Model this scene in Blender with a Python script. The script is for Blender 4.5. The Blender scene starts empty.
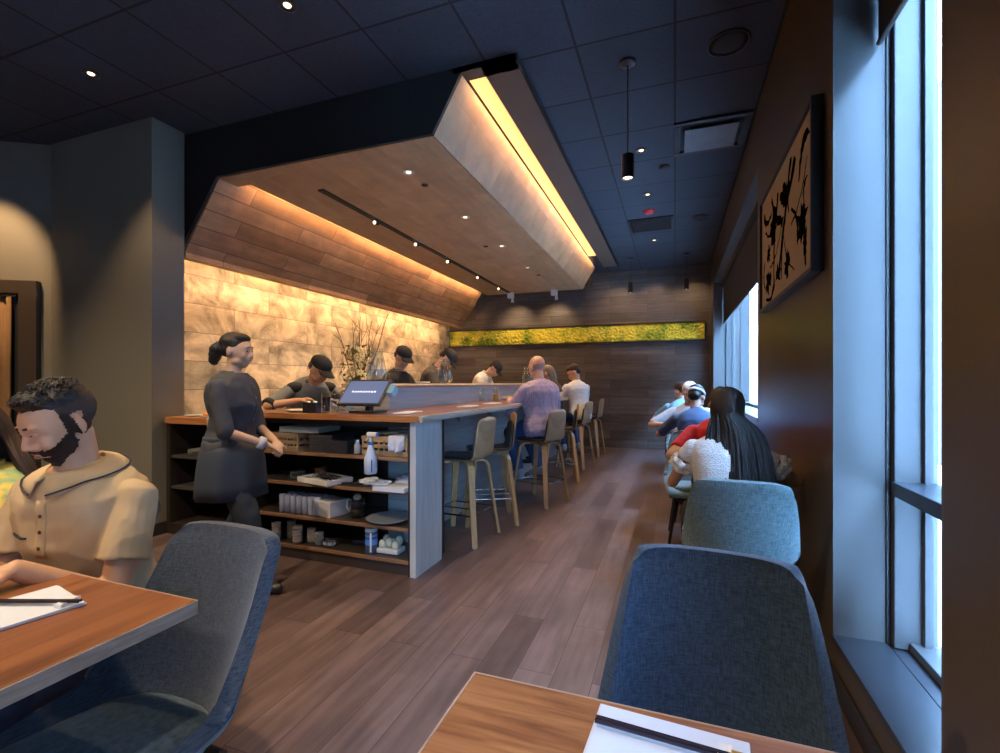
import bpy, bmesh, math, random
from mathutils import Vector, Matrix, Euler, noise
random.seed(7)
PI = math.pi
S = bpy.context.scene
COL = S.collection
V = Vector
H_CAM = 1.27

# ------------------------------------------------------------------ helpers
def rad(a): return math.radians(a)

def box(bm, c, s, rot=None, bev=0.0, seg=2):
    """box centred at c with full size s"""
    t = bmesh.new()
    bmesh.ops.create_cube(t, size=1.0)
    for v in t.verts: v.co = V((v.co.x*s[0], v.co.y*s[1], v.co.z*s[2]))
    if bev > 0:
        bmesh.ops.bevel(t, geom=list(t.edges), offset=min(bev, min(s)*0.49), segments=seg, affect='EDGES', profile=0.5)
    M = Matrix.Translation(V(c))
    if rot is not None:
        M = M @ (rot.to_4x4() if isinstance(rot, Matrix) else Euler(rot).to_matrix().to_4x4())
    merge(bm, t, M)

def bx(bm, x0, x1, y0, y1, z0, z1, bev=0.0):
    box(bm, ((x0+x1)/2, (y0+y1)/2, (z0+z1)/2), (abs(x1-x0), abs(y1-y0), abs(z1-z0)), None, bev)

def merge(bm, t, M=None):
    m = {}
    for v in t.verts:
        m[v] = bm.verts.new(M @ v.co if M is not None else v.co)
    for f in t.faces:
        try: bm.faces.new([m[v] for v in f.verts])
        except ValueError: pass
    t.free()

def loft(bm, rings, cap0=True, cap1=True, closed=True):
    R = [[bm.verts.new(p) for p in r] for r in rings]
    n = len(R[0])
    for a, b in zip(R[:-1], R[1:]):
        for i in range(n if closed else n-1):
            j = (i+1) % n
            bm.faces.new((a[i], a[j], b[j], b[i]))
    if closed and cap0: bm.faces.new(R[0][::-1])
    if closed and cap1: bm.faces.new(R[-1])

def frame(d, up=V((0, 0, 1))):
    d = V(d).normalized()
    x = d.cross(up)
    if x.length < 1e-4: x = d.cross(V((0, 1, 0)))
    x.normalize(); y = x.cross(d).normalized()
    return x, y, d

def ring(c, x, y, rx, ry, n=16, p=2.0):
    out = []
    for i in range(n):
        a = 2*PI*i/n
        ca, sa = math.cos(a), math.sin(a)
        if p != 2.0:
            ca = math.copysign(abs(ca)**(2/p), ca); sa = math.copysign(abs(sa)**(2/p), sa)
        out.append(V(c) + x*(rx*ca) + y*(ry*sa))
    return out

def cap(bm, p0, r0, p1, r1, seg=14, flat=1.0, up=V((0, 0, 1)), round0=True, round1=True):
    """tapered limb with rounded ends"""
    p0, p1 = V(p0), V(p1)
    d = (p1-p0)
    if d.length < 1e-5: d = V((0, 0, 1e-3))
    x, y, d = frame(d, up)
    rings = []
    if round0:
        for a in (80, 55, 28): rings.append(ring(p0 - d*(r0*math.sin(rad(a))), x, y, r0*math.cos(rad(a)), r0*flat*math.cos(rad(a)), seg))
    rings.append(ring(p0, x, y, r0, r0*flat, seg)); rings.append(ring(p1, x, y, r1, r1*flat, seg))
    if round1:
        for a in (28, 55, 80): rings.append(ring(p1 + d*(r1*math.sin(rad(a))), x, y, r1*math.cos(rad(a)), r1*flat*math.cos(rad(a)), seg))
    loft(bm, [r[::-1] for r in rings])

def tube(bm, pts, r, seg=8, cap_ends=True):
    pts = [V(p) for p in pts]
    rs = r if isinstance(r, (list, tuple)) else [r]*len(pts)
    rings = []; px = None
    for i, p in enumerate(pts):
        d = (pts[min(i+1, len(pts)-1)] - pts[max(i-1, 0)])
        if d.length < 1e-6: d = V((0, 0, 1))
        d.normalize()
        if px is None: x, y, _ = frame(d)
        else:
            x = px - d*px.dot(d)
            if x.length < 1e-5: x, _, _ = frame(d)
            x.normalize(); y = d.cross(x)
        px = x
        y = d.cross(x)
        rings.append(ring(p, x, y, rs[i], rs[i], seg))
    loft(bm, rings, cap_ends, cap_ends)

def ell(bm, c, r, R=None, u=16, v=10):
    t = bmesh.new()
    bmesh.ops.create_uvsphere(t, u_segments=u, v_segments=v, radius=1.0)
    M = Matrix.Translation(V(c))
    if R is not None: M = M @ R.to_4x4()
    M = M @ Matrix.Diagonal((r[0], r[1], r[2], 1))
    merge(bm, t, M)

def lathe(bm, prof, c=(0, 0, 0), seg=24, cap0=True, cap1=True):
    c = V(c); X, Y = V((1, 0, 0)), V((0, 1, 0))
    loft(bm, [ring(c + V((0, 0, z)), X, Y, max(r, 1e-4), max(r, 1e-4), seg) for r, z in prof], cap0, cap1)

def prism(bm, poly, h0, h1, axis='Z'):
    """extrude a 2D polygon between h0 and h1 along axis"""
    def P(a, b, h):
        return {'Z': V((a, b, h)), 'Y': V((a, h, b)), 'X': V((h, a, b))}[axis]
    loft(bm, [[P(a, b, h0) for a, b in poly], [P(a, b, h1) for a, b in poly]])

def obj(name, bm, mat, parent=None, smooth=False, label=None, angle=None):
    me = bpy.data.meshes.new(name)
    bmesh.ops.recalc_face_normals(bm, faces=list(bm.faces))
    bm.to_mesh(me); bm.free()
    o = bpy.data.objects.new(name, me); COL.objects.link(o)
    if mat: me.materials.append(mat)
    if smooth or angle:
        for p in me.polygons: p.use_smooth = True
        if angle:
            try: me.set_sharp_from_angle(angle=rad(angle))
            except Exception: pass
    if parent: o.parent = parent
    if label: o['label'] = label
    return o

def tag(o, label, cat, group=None):
    o['label'] = label; o['category'] = cat
    if group: o['group'] = group
    return o

def thing(name, label, cat, loc=(0, 0, 0), rz=0, group=None):
    o = bpy.data.objects.new(name, None); COL.objects.link(o)
    o.location = loc; o.rotation_euler = (0, 0, rz); o.empty_display_size = 0.1
    return tag(o, label, cat, group)

def struct(name, bm, mat, **k):
    o = obj(name, bm, mat, **k)
    o['kind'] = 'structure'
    return o

def dup(root, loc, rz, label=None, group=None):
    r = root.copy(); COL.objects.link(r); r.location = loc; r.rotation_euler = (0, 0, rz)
    if label: r['label'] = label
    if group: r['group'] = group
    for ch in list(root.children):
        c = ch.copy(); COL.objects.link(c); c.parent = r
        for g in list(ch.children):
            d = g.copy(); COL.objects.link(d); d.parent = c
    return r

def remesh(bm, vox, smooth_it=4, fold=0.0, fscale=9.0, seed=0):
    """fuse overlapping closed shapes into one continuous surface; returns a new bmesh"""
    me = bpy.data.meshes.new('tmp'); bmesh.ops.recalc_face_normals(bm, faces=list(bm.faces)); bm.to_mesh(me); bm.free()
    o = bpy.data.objects.new('tmp', me); COL.objects.link(o)
    m = o.modifiers.new('r', 'REMESH'); m.mode = 'VOXEL'; m.voxel_size = vox; m.use_smooth_shade = True
    if smooth_it:
        s = o.modifiers.new('s', 'SMOOTH'); s.factor = 0.5; s.iterations = smooth_it
    dg = bpy.context.evaluated_depsgraph_get(); dg.update()
    me2 = bpy.data.meshes.new_from_object(o.evaluated_get(dg))
    out = bmesh.new(); out.from_mesh(me2)
    bpy.data.objects.remove(o); bpy.data.meshes.remove(me); bpy.data.meshes.remove(me2)
    if fold > 0:
        out.normal_update()
        for v in out.verts:
            q = v.co*fscale + V((seed, seed*1.7, 0))
            n = noise.noise(V((q.x, q.y, q.z*0.55))) + 0.5*noise.noise(q*2.3)
            v.co += v.normal*(fold*(1-abs(n)*2.2))
    return out

# ------------------------------------------------------------------ materials
MATS = {}
def newmat(name):
    m = bpy.data.materials.new(name); m.use_nodes = True
    nt = m.node_tree; bsdf = nt.nodes['Principled BSDF']
    return m, nt, bsdf

def pset(b, **k):
    names = {'rough': 'Roughness', 'metal': 'Metallic', 'spec': 'Specular IOR Level', 'trans': 'Transmission Weight',
             'sheen': 'Sheen Weight', 'coat': 'Coat Weight', 'sss': 'Subsurface Weight', 'ior': 'IOR', 'alpha': 'Alpha'}
    for a, v in k.items():
        if names[a] in b.inputs: b.inputs[names[a]].default_value = v

def rgb(c): return (c[0], c[1], c[2], 1)

def plain(name, c, rough=0.5, var=0.0, vscale=8, bump=0.0, bscale=60, **k):
    if name in MATS: return MATS[name]
    m, nt, b = newmat(name)
    b.inputs['Base Color'].default_value = rgb(c); pset(b, rough=rough, **k)
    L = nt.links
    tc = nt.nodes.new('ShaderNodeTexCoord')
    n = nt.nodes.new('ShaderNodeTexNoise'); n.inputs['Scale'].default_value = vscale; n.inputs['Detail'].default_value = 3
    L.new(tc.outputs['Object'], n.inputs['Vector'])
    r = nt.nodes.new('ShaderNodeMix'); r.data_type = 'RGBA'
    v = max(var, 0.04)
    r.inputs[6].default_value = rgb([x*(1-v) for x in c]); r.inputs[7].default_value = rgb([min(1, x*(1+v)) for x in c])
    L.new(n.outputs['Fac'], r.inputs[0]); L.new(r.outputs[2], b.inputs['Base Color'])
    if bump > 0:
        n2 = nt.nodes.new('ShaderNodeTexNoise'); n2.inputs['Scale'].default_value = bscale; n2.inputs['Detail'].default_value = 4
        L.new(tc.outputs['Object'], n2.inputs['Vector'])
        bp = nt.nodes.new('ShaderNodeBump'); bp.inputs['Strength'].default_value = bump; bp.inputs['Distance'].default_value = 0.01
        L.new(n2.outputs['Fac'], bp.inputs['Height']); L.new(bp.outputs['Normal'], b.inputs['Normal'])
    MATS[name] = m
    return m

def emis(name, c, s):
    m, nt, b = newmat(name)
    b.inputs['Base Color'].default_value = rgb(c)
    b.inputs['Emission Color'].default_value = rgb(c); b.inputs['Emission Strength'].default_value = s
    return m

def mapped(nt, u, v, su=1.0, sv=1.0, ou=0.0, ov=0.0):
    """vector whose x,y are the chosen object axes (indices 0..2)"""
    L = nt.links
    tc = nt.nodes.new('ShaderNodeTexCoord'); sp = nt.nodes.new('ShaderNodeSeparateXYZ'); cb = nt.nodes.new('ShaderNodeCombineXYZ')
    L.new(tc.outputs['Object'], sp.inputs[0])
    for k, (ax, sc, of) in enumerate(((u, su, ou), (v, sv, ov))):
        ma = nt.nodes.new('ShaderNodeMath'); ma.operation = 'MULTIPLY_ADD'
        ma.inputs[1].default_value = sc; ma.inputs[2].default_value = of
        L.new(sp.outputs[ax], ma.inputs[0]); L.new(ma.outputs[0], cb.inputs[k])
    return cb.outputs[0]

def ramp(nt, fac, stops):
    r = nt.nodes.new('ShaderNodeValToRGB'); e = r.color_ramp.elements
    while len(e) < len(stops): e.new(0.5)
    for el, (p, c) in zip(e, stops): el.position = p; el.color = rgb(c)
    nt.links.new(fac, r.inputs[0])
    return r.outputs[0]

def boards(name, u, v, w, h, cols, mortar=0.004, mcol=(0.02, 0.02, 0.02), offset=0.5, rough=0.5, streak=(3, 40), streak_amt=0.35,
           cloud=0.0, ou=0.0, ov=0.0, bump=0.15, spec=0.5, squash=1.0, rvar=0.0, cscale=2.5):
    """planks / tiles / bricks: u along the board, v across"""
    m, nt, b = newmat(name); L = nt.links
    vec = mapped(nt, u, v, 1, 1, ou, ov)
    br = nt.nodes.new('ShaderNodeTexBrick'); L.new(vec, br.inputs['Vector'])
    br.offset = offset; br.squash = squash
    br.inputs['Scale'].default_value = 1.0; br.inputs['Brick Width'].default_value = w; br.inputs['Row Height'].default_value = h
    br.inputs['Mortar Size'].default_value = mortar; br.inputs['Mortar Smooth'].default_value = 0.1
    br.inputs['Color1'].default_value = (0, 0, 0, 1); br.inputs['Color2'].default_value = (1, 1, 1, 1); br.inputs['Mortar'].default_value = (0.5, 0.5, 0.5, 1)
    br.inputs['Bias'].default_value = 0.0
    base = ramp(nt, br.outputs['Color'], [(i/(len(cols)-1), c) for i, c in enumerate(cols)])
    # per-board shift so the grain is not continuous
    ns = nt.nodes.new('ShaderNodeTexNoise'); ns.inputs['Scale'].default_value = 1.0; ns.inputs['Detail'].default_value = 5
    vec2 = mapped(nt, u, v, streak[0], streak[1])
    ad = nt.nodes.new('ShaderNodeVectorMath'); ad.operation = 'MULTIPLY_ADD'
    ad.inputs[1].default_value = (7, 13, 5); L.new(br.outputs['Color'], ad.inputs[0]); L.new(vec2, ad.inputs[2])
    L.new(ad.outputs[0], ns.inputs['Vector'])
    mr = nt.nodes.new('ShaderNodeMapRange'); mr.inputs['From Min'].default_value = 0.3; mr.inputs['From Max'].default_value = 0.7
    mr.inputs['To Min'].default_value = 1-streak_amt; mr.inputs['To Max'].default_value = 1+streak_amt
    L.new(ns.outputs['Fac'], mr.inputs['Value'])
    mul = nt.nodes.new('ShaderNodeVectorMath'); mul.operation = 'SCALE'
    L.new(base, mul.inputs[0]); L.new(mr.outputs[0], mul.inputs['Scale'])
    out = mul.outputs[0]
    if cloud > 0:
        n3 = nt.nodes.new('ShaderNodeTexNoise'); n3.inputs['Scale'].default_value = cscale; n3.inputs['Detail'].default_value = 8; n3.inputs['Roughness'].default_value = 0.65
        n3.inputs['Distortion'].default_value = 0.6
        L.new(ad.outputs[0], n3.inputs['Vector']); 
        ad2 = nt.nodes.new('ShaderNodeVectorMath'); ad2.operation = 'MULTIPLY_ADD'; ad2.inputs[1].default_value = (17, 9, 3)
        L.new(br.outputs['Color'], ad2.inputs[0]); L.new(vec, ad2.inputs[2]); L.new(ad2.outputs[0], n3.inputs['Vector'])
        m3 = nt.nodes.new('ShaderNodeMapRange'); m3.inputs['From Min'].default_value = 0.35; m3.inputs['From Max'].default_value = 0.65
        m3.inputs['To Min'].default_value = 1-cloud; m3.inputs['To Max'].default_value = 1+cloud*0.6
        L.new(n3.outputs['Fac'], m3.inputs['Value'])
        mu = nt.nodes.new('ShaderNodeVectorMath'); mu.operation = 'SCALE'; L.new(out, mu.inputs[0]); L.new(m3.outputs[0], mu.inputs['Scale']); out = mu.outputs[0]
    mx = nt.nodes.new('ShaderNodeMix'); mx.data_type = 'RGBA'; mx.inputs[7].default_value = rgb(mcol)
    L.new(br.outputs['Fac'], mx.inputs[0]); L.new(out, mx.inputs[6]); L.new(mx.outputs[2], b.inputs['Base Color'])
    pset(b, rough=rough, spec=spec)
    if rvar:
        m4 = nt.nodes.new('ShaderNodeMapRange'); m4.inputs['To Min'].default_value = rough-rvar; m4.inputs['To Max'].default_value = rough+rvar
        L.new(ns.outputs['Fac'], m4.inputs['Value']); L.new(m4.outputs[0], b.inputs['Roughness'])
    sub = nt.nodes.new('ShaderNodeMath'); sub.operation = 'MULTIPLY_ADD'; sub.inputs[1].default_value = -1.5
    L.new(br.outputs['Fac'], sub.inputs[0]); L.new(ns.outputs['Fac'], sub.inputs[2])
    bp = nt.nodes.new('ShaderNodeBump'); bp.inputs['Strength'].default_value = bump; bp.inputs['Distance'].default_value = 0.004
    L.new(sub.outputs[0], bp.inputs['Height']); L.new(bp.outputs['Normal'], b.inputs['Normal'])
    MATS[name] = m
    return m

def wood(name, cols, u=0, v=1, su=2, sv=30, rough=0.35, dist=1.5, bump=0.05, w=None, coat=0.0, swz=None):
    """streaky wood: grain along object axis u"""
    m, nt, b = newmat(name); L = nt.links
    vec = mapped(nt, u, v, su, sv)
    n = nt.nodes.new('ShaderNodeTexNoise'); n.inputs['Scale'].default_value = 1.0; n.inputs['Detail'].default_value = 6; n.inputs['Distortion'].default_value = dist
    n.inputs['Roughness'].default_value = 0.6
    L.new(vec, n.inputs['Vector'])
    k = len(cols)-1
    col = ramp(nt, n.outputs['Fac'], [(0.28+0.44*i/k, c) for i, c in enumerate(cols)])
    L.new(col, b.inputs['Base Color']); pset(b, rough=rough, coat=coat)
    bp = nt.nodes.new('ShaderNodeBump'); bp.inputs['Strength'].default_value = bump; bp.inputs['Distance'].default_value = 0.003
    L.new(n.outputs['Fac'], bp.inputs['Height']); L.new(bp.outputs['Normal'], b.inputs['Normal'])
    MATS[name] = m
    return m

def fabric(name, c1, c2, scale=420, rough=0.9, bump=0.35, sheen=0.3):
    """woven upholstery: fine crossing threads"""
    m, nt, b = newmat(name); L = nt.links
    tc = nt.nodes.new('ShaderNodeTexCoord')
    outs = []
    for k, sc in enumerate(((scale, scale*0.12, scale*0.12), (scale*0.12, scale*0.12, scale))):
        mp = nt.nodes.new('ShaderNodeMapping'); mp.inputs['Scale'].default_value = sc
        L.new(tc.outputs['Object'], mp.inputs['Vector'])
        n = nt.nodes.new('ShaderNodeTexNoise'); n.inputs['Scale'].default_value = 1.0; n.inputs['Detail'].default_value = 2
        L.new(mp.outputs[0], n.inputs['Vector']); outs.append(n.outputs['Fac'])
    a = nt.nodes.new('ShaderNodeMath'); a.operation = 'ADD'; L.new(outs[0], a.inputs[0]); L.new(outs[1], a.inputs[1])
    h = nt.nodes.new('ShaderNodeMath'); h.operation = 'MULTIPLY'; h.inputs[1].default_value = 0.5; L.new(a.outputs[0], h.inputs[0])
    col = ramp(nt, h.outputs[0], [(0.36, c1), (0.64, c2)])
    L.new(col, b.inputs['Base Color']); pset(b, rough=rough, sheen=sheen, spec=0.2)
    bp = nt.nodes.new('ShaderNodeBump'); bp.inputs['Strength'].default_value = bump; bp.inputs['Distance'].default_value = 0.002
    L.new(h.outputs[0], bp.inputs['Height']); L.new(bp.outputs['Normal'], b.inputs['Normal'])
    MATS[name] = m
    return m

def glassy(name, tint=(1, 1, 1), refl=1.0, ior=1.45):
    """thin clear glass: transparent with a Fresnel reflection"""
    m = bpy.data.materials.new(name); m.use_nodes = True; nt = m.node_tree; L = nt.links
    nt.nodes.clear()
    o = nt.nodes.new('ShaderNodeOutputMaterial'); mx = nt.nodes.new('ShaderNodeMixShader')
    t = nt.nodes.new('ShaderNodeBsdfTransparent'); t.inputs[0].default_value = rgb(tint)
    g = nt.nodes.new('ShaderNodeBsdfGlossy'); g.inputs['Roughness'].default_value = 0.02; g.inputs[0].default_value = (refl, refl, refl, 1)
    lw = nt.nodes.new('ShaderNodeLayerWeight'); lw.inputs['Blend'].default_value = 0.5
    pw = nt.nodes.new('ShaderNodeMath'); pw.operation = 'POWER'; pw.inputs[1].default_value = 3.5; L.new(lw.outputs['Facing'], pw.inputs[0])
    f = nt.nodes.new('ShaderNodeMath'); f.operation = 'MULTIPLY_ADD'; f.inputs[1].default_value = 0.8; f.inputs[2].default_value = ((ior-1)/(ior+1))**2; L.new(pw.outputs[0], f.inputs[0])
    L.new(f.outputs[0], mx.inputs[0]); L.new(t.outputs[0], mx.inputs[1]); L.new(g.outputs[0], mx.inputs[2]); L.new(mx.outputs[0], o.inputs[0])
    MATS[name] = m
    return m
# ------------------------------------------------------------------ camera
cd = bpy.data.cameras.new('camera'); cam = bpy.data.objects.new('camera', cd); COL.objects.link(cam)
cd.sensor_width = 36; cd.lens = 36*480/1000; cd.shift_y = 0.0065; cd.clip_start = 0.02
cam.location = (0, 0, H_CAM); cam.rotation_euler = (PI/2, 0, rad(20.03))
S.camera = cam
S.view_settings.view_transform = 'Standard'; S.view_settings.look = 'None'
S.view_settings.exposure = 1.5; S.view_settings.gamma = 1.0; S.view_settings.use_curve_mapping = False
S.cycles.use_denoising = True
S.cycles.max_bounces = 8; S.cycles.diffuse_bounces = 4; S.cycles.transparent_max_bounces = 12
S.cycles.sample_clamp_indirect = 6; S.cycles.caustics_reflective = False; S.cycles.caustics_refractive = False

CEIL = 3.47; XW = 0.62; YB = 9.65; XK = -4.72

# ------------------------------------------------------------------ room materials
M_floor = boards('floor planks', 1, 0, 1.25, 0.165, [(.082, .055, .052), (.122, .083, .078), (.16, .112, .105), (.10, .068, .064)], mortar=.0015, mcol=(.03, .02, .018),
                 rough=.36, streak=(2.2, 26), streak_amt=.28, offset=.37, bump=.08, rvar=.08, cloud=.18)
M_back = boards('dark wood wall planks', 0, 2, 1.2, 0.165, [(.070, .058, .052), (.10, .084, .074), (.13, .112, .10)], mortar=.0025, mcol=(.018, .015, .013), rough=.48,
                streak=(2, 22), streak_amt=.25, offset=.41, bump=.1, cloud=.15)
M_stone = boards('pale stone tile wall', 1, 2, 1.15, 0.30, [(.30, .26, .20), (.46, .38, .29), (.56, .47, .37), (.36, .33, .27), (.50, .41, .31)], mortar=.003, mcol=(.13, .10, .08), rough=.6,
                 streak=(1.5, 7), streak_amt=.22, offset=.43, cloud=.62, bump=.12, cscale=3.2)
M_slope = boards('hood panel boards', 1, 2, 1.15, 0.14, [(.30, .17, .09), (.40, .235, .13), (.48, .295, .165)], mortar=.003, mcol=(.09, .06, .045), rough=.5,
                 streak=(2, 16), streak_amt=.22, offset=.39, cloud=.25)
M_soffit = boards('hood soffit boards', 1, 0, 1.6, 0.30, [(.38, .235, .125), (.42, .265, .14), (.45, .285, .155)], mortar=.0012, mcol=(.26, .18, .11), rough=.5,
                  streak=(2, 12), streak_amt=.1, offset=.4, cloud=.16)
M_hood_in = boards('hood inner boards', 1, 2, 1.6, 0.30, [(.33, .20, .105), (.37, .23, .125), (.42, .265, .145)], mortar=.0012, mcol=(.2, .14, .09), rough=.5,
                  streak=(3, 5), streak_amt=.14, offset=.4, cloud=.22)
M_tile = boards('black ceiling tiles', 0, 1, .61, .61, [(.027, .034, .046), (.031, .038, .052), (.034, .042, .057)], mortar=.009, mcol=(.002, .002, .002), rough=.75,
                streak=(60, 60), streak_amt=.18, offset=0.0, ou=6.1, ov=-3.12+6.1, bump=.25)
M_fascia = plain('black hood fascia', (.008, .008, .008), .7)
M_wallR = plain('umber painted wall', (.095, .073, .046), .36, .08, 3, .08, 220)
M_wallL = plain('olive grey painted wall', (.19, .185, .15), .5, .06, 3, .08, 220)
M_trimdark = plain('dark bronze metal', (.018, .018, .02), .38)
M_sill = plain('dark stone sill', (.04, .045, .055), .3, .3, 6)
M_reveal = plain('pale painted reveal', (.115, .12, .12), .45, .04, 2)
M_alu = plain('grey metal window frame', (.095, .10, .105), .38, .05, 3)
M_shade = plain('brown roller shade', (.05, .042, .036), .8)
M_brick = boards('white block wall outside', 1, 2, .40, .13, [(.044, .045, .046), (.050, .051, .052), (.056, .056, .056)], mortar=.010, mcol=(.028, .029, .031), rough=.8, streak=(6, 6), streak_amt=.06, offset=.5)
M_glass = glassy('window glass', (.93, .97, 1.0))

# ------------------------------------------------------------------ floor / ceiling / walls
b = bmesh.new(); bx(b, -7.2, 1.2, -3.3, YB+.2, -.12, 0); struct('floor', b, M_floor)
b = bmesh.new(); bx(b, -7.2, 1.2, -3.3, YB+.2, CEIL, CEIL+.1); struct('ceiling', b, M_tile)
b = bmesh.new(); bx(b, -7.2, 1.2, YB, YB+.15, 0, CEIL); struct('wall_back', b, M_back)
b = bmesh.new(); bx(b, XK-.12, XK, 3.02, YB, 0, CEIL); struct('wall_kitchen', b, M_stone)
# right wall with three openings
XO = XW+.34
def wallbox(bm, y0, y1, z0, z1, x1=XO): bx(bm, XW, x1, y0, y1, z0, z1)
W1 = (1.48, 2.37, .22, 3.0); W2 = (4.29, 9.0, .99, 3.0); W3 = (-2.6, -.6, .22, 3.0)
b = bmesh.new()
wallbox(b, -3.3, W3[0], 0, CEIL); wallbox(b, W3[1], W1[0], 0, CEIL); wallbox(b, W1[1], W2[0], 0, CEIL); wallbox(b, W2[1], YB, 0, CEIL)
for w in (W1, W2, W3):
    wallbox(b, w[0], w[1], 0, w[2]-.03); wallbox(b, w[0], w[1], w[3], CEIL)
struct('wall_right', b, M_wallR)
b = bmesh.new(); bx(b, -7.2, 1.2, -3.3, -3.15, 0, CEIL); struct('wall_rear', b, M_wallL)
b = bmesh.new(); bx(b, -7.0, -6.85, -3.2, 3.3, 0, CEIL); struct('wall_left', b, M_wallL)
# column and the angled wall left of it
b = bmesh.new(); bx(b, -5.40, -4.06, 2.74, 3.02, 0, CEIL); struct('wall_column', b, M_wallL)
b = bmesh.new()
dv = V((-1.55, -.92)); 
q0 = V((-5.40, 2.76)); q1 = q0+dv; nn = V((-.04, .11))
prism(b, [(q0.x, q0.y), (q1.x, q1.y), (q1.x+nn.x, q1.y+nn.y), (q0.x+nn.x, q0.y+nn.y)], 0, CEIL); struct('wall_angled', b, M_wallL)

# baseboards
M_base = plain('dark baseboard', (.03, .027, .025), .5)
b = bmesh.new(); bx(b, -1.4, XW, YB-.015, YB, 0, .11, .003); struct('baseboard_back', b, M_back)
b = bmesh.new(); bx(b, XW-.012, XW, -3, YB, 0, .10, .003); struct('baseboard_right', b, M_base)
b = bmesh.new(); bx(b, -5.40, -4.048, 2.728, 2.74, 0, .10); bx(b, -4.06, -4.048, 2.728, 3.02, 0, .10); struct('baseboard_column', b, M_base)

# reveals, sills, frames, glass of the windows
def window(n, w, mull=(), transom=None, sill_first=.18, shade=None, jamb_col=None):
    y0, y1, z0, z1 = w
    # painted lining of the opening
    b = bmesh.new(); t = .012
    bx(b, XW, XW+.18, y1-t, y1, z0, z1); bx(b, XW, XW+.18, y0, y0+t, z0, z1); bx(b, XW, XW+.18, y0, y1, z1-t, z1)
    root = struct('window_%d' % n, b, M_reveal)
    b = bmesh.new(); bx(b, XW-.004, XW+.185, y0, y1, z0-.03, z0, .003); bx(b, XW+.19, XO, y0, y1, z0-.03, z0-.006, .003)
    obj('sill', b, M_sill if n != 2 else M_reveal, root)
    b = bmesh.new(); bx(b, XW+.181, XW+.195, y1-.02, y1-.001, z0, z1); bx(b, XW+.181, XW+.195, y0+.001, y0+.02, z0, z1)
    obj('shadow_gap', b, M_trimdark, root)
    b = bmesh.new(); xf0, xf1 = XW+.196, XW+.335
    for a, c in ((y0, y0+.05), (y1-.05, y1)): bx(b, xf0, xf1, a, c, z0, z1, .003)
    for y in mull: bx(b, xf0+.02, xf1, y-.03, y+.03, z0, z1, .003)
    bx(b, xf0, xf1, y0, y1, z1-.06, z1, .003); bx(b, xf0+.05, xf1, y0, y1, z0-.004, z0+.03, .003)
    bx(b, xf1-.05, xf1-.03, y1-.075, y1-.05, z0, z1)
    obj('window_frame', b, M_alu, root)
    if transom:
        b = bmesh.new(); bx(b, XW+.185, xf1, y0+.05, y1-.051, transom, transom+.055, .003)
        obj('transom', b, plain('dark metal transom', (.03, .035, .045), .35), root)
    b = bmesh.new(); bx(b, xf1-.022, xf1-.016, y0+.04, y1-.04, z0+.02, z1-.04)
    obj('window_glass', b, M_glass, root)
    if shade:
        b = bmesh.new(); bx(b, XW+.150, XW+.153, y0+.03, y1-.03, shade, z1-.01); tube(b, [(XW+.152, y0+.03, shade), (XW+.152, y1-.03, shade)], .011, 8)
        bx(b, XW+.11, XW+.18, y0+.015, y1-.015, z1-.09, z1-.012, .004)
        obj('roller_shade', b, M_shade, root)
    return root
window(1, W1, (), .825, shade=2.64)
window(2, W2, (5.75, 7.3), None, shade=2.28)
window(3, W3, (), .825, shade=2.5)
# roller shade side cord
# outside: white block wall and paving
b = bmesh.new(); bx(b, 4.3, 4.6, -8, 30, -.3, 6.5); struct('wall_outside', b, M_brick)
b = bmesh.new(); bx(b, 1.2, 4.3, -8, 30, -.35, -.15); struct('ground_outside', b, plain('concrete paving', (.5, .5, .5), .8, .1))

# ------------------------------------------------------------------ bar hood
Y0, Y1 = 3.04, 9.03
hood = thing('bar_hood', 'long angular wood-clad hood hanging from the ceiling above the bar counter', 'bar hood', (0, 0, 0))
b = bmesh.new(); bx(b, -3.56, -1.64, Y0+.03, Y1, 3.04, 3.09); obj('soffit', b, M_soffit, hood)
def slab(bm, p, q, th, y0, y1):
    """plank slab between 2D points p,q (x,z) with thickness th to the left of p->q"""
    p, q = V(p), V(q); d = (q-p).normalized(); n = V((-d.y, d.x))*th
    prism(bm, [tuple(p), tuple(q), tuple(q+n), tuple(p+n)], y0, y1, 'Y')
b = bmesh.new(); slab(b, (-1.625, 3.04), (-1.40, 3.425), .04, Y0+.03, Y1); obj('inner_slope_panel', b, M_hood_in, hood)
b = bmesh.new(); slab(b, (-3.64, 3.13), (-4.14, 2.41), -.04, Y0+.03, Y1)
bx(b, -4.20, -4.11, Y0+.03, Y1, 2.395, 2.44); obj('outer_slope_panel', b, M_slope, hood)
b = bmesh.new(); bx(b, -3.72, -3.50, Y0+.03, Y0+.22, 3.038, 3.12); obj('end_lip', b, M_soffit, hood)
b = bmesh.new(); bx(b, -1.25, -1.00, Y0, Y1+.02, 3.425, CEIL); bx(b, -1.46, -1.0, Y0, Y0+.10, 3.425, CEIL)
obj('outer_band', b, plain('brown hood band', (.11, .075, .055), .5, .1, 4), hood)
b = bmesh.new()
prism(b, [(-4.30, CEIL-.002), (-4.30, 2.25), (-3.70, 3.045), (-1.623, 3.04), (-1.40, 3.425), (-1.0, CEIL-.002)], Y0, Y0+.028, 'Y')
bx(b, -.999, -.985, Y0, Y1+.02, 3.42, CEIL-.001)
obj('fascia', b, M_fascia, hood)
b = bmesh.new(); bx(b, -4.5, -1.46, Y1-.03, Y1, 3.09, CEIL-.001); prism(b, [(-3.6, 3.09), (-4.2, 2.5), (-4.5, 2.9), (-4.5, CEIL-.001)], Y1-.03, Y1, 'Y')
obj('end_panel', b, M_fascia, hood)
M_led = emis('warm led strip', (1.0, .50, .15), .58)
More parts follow.
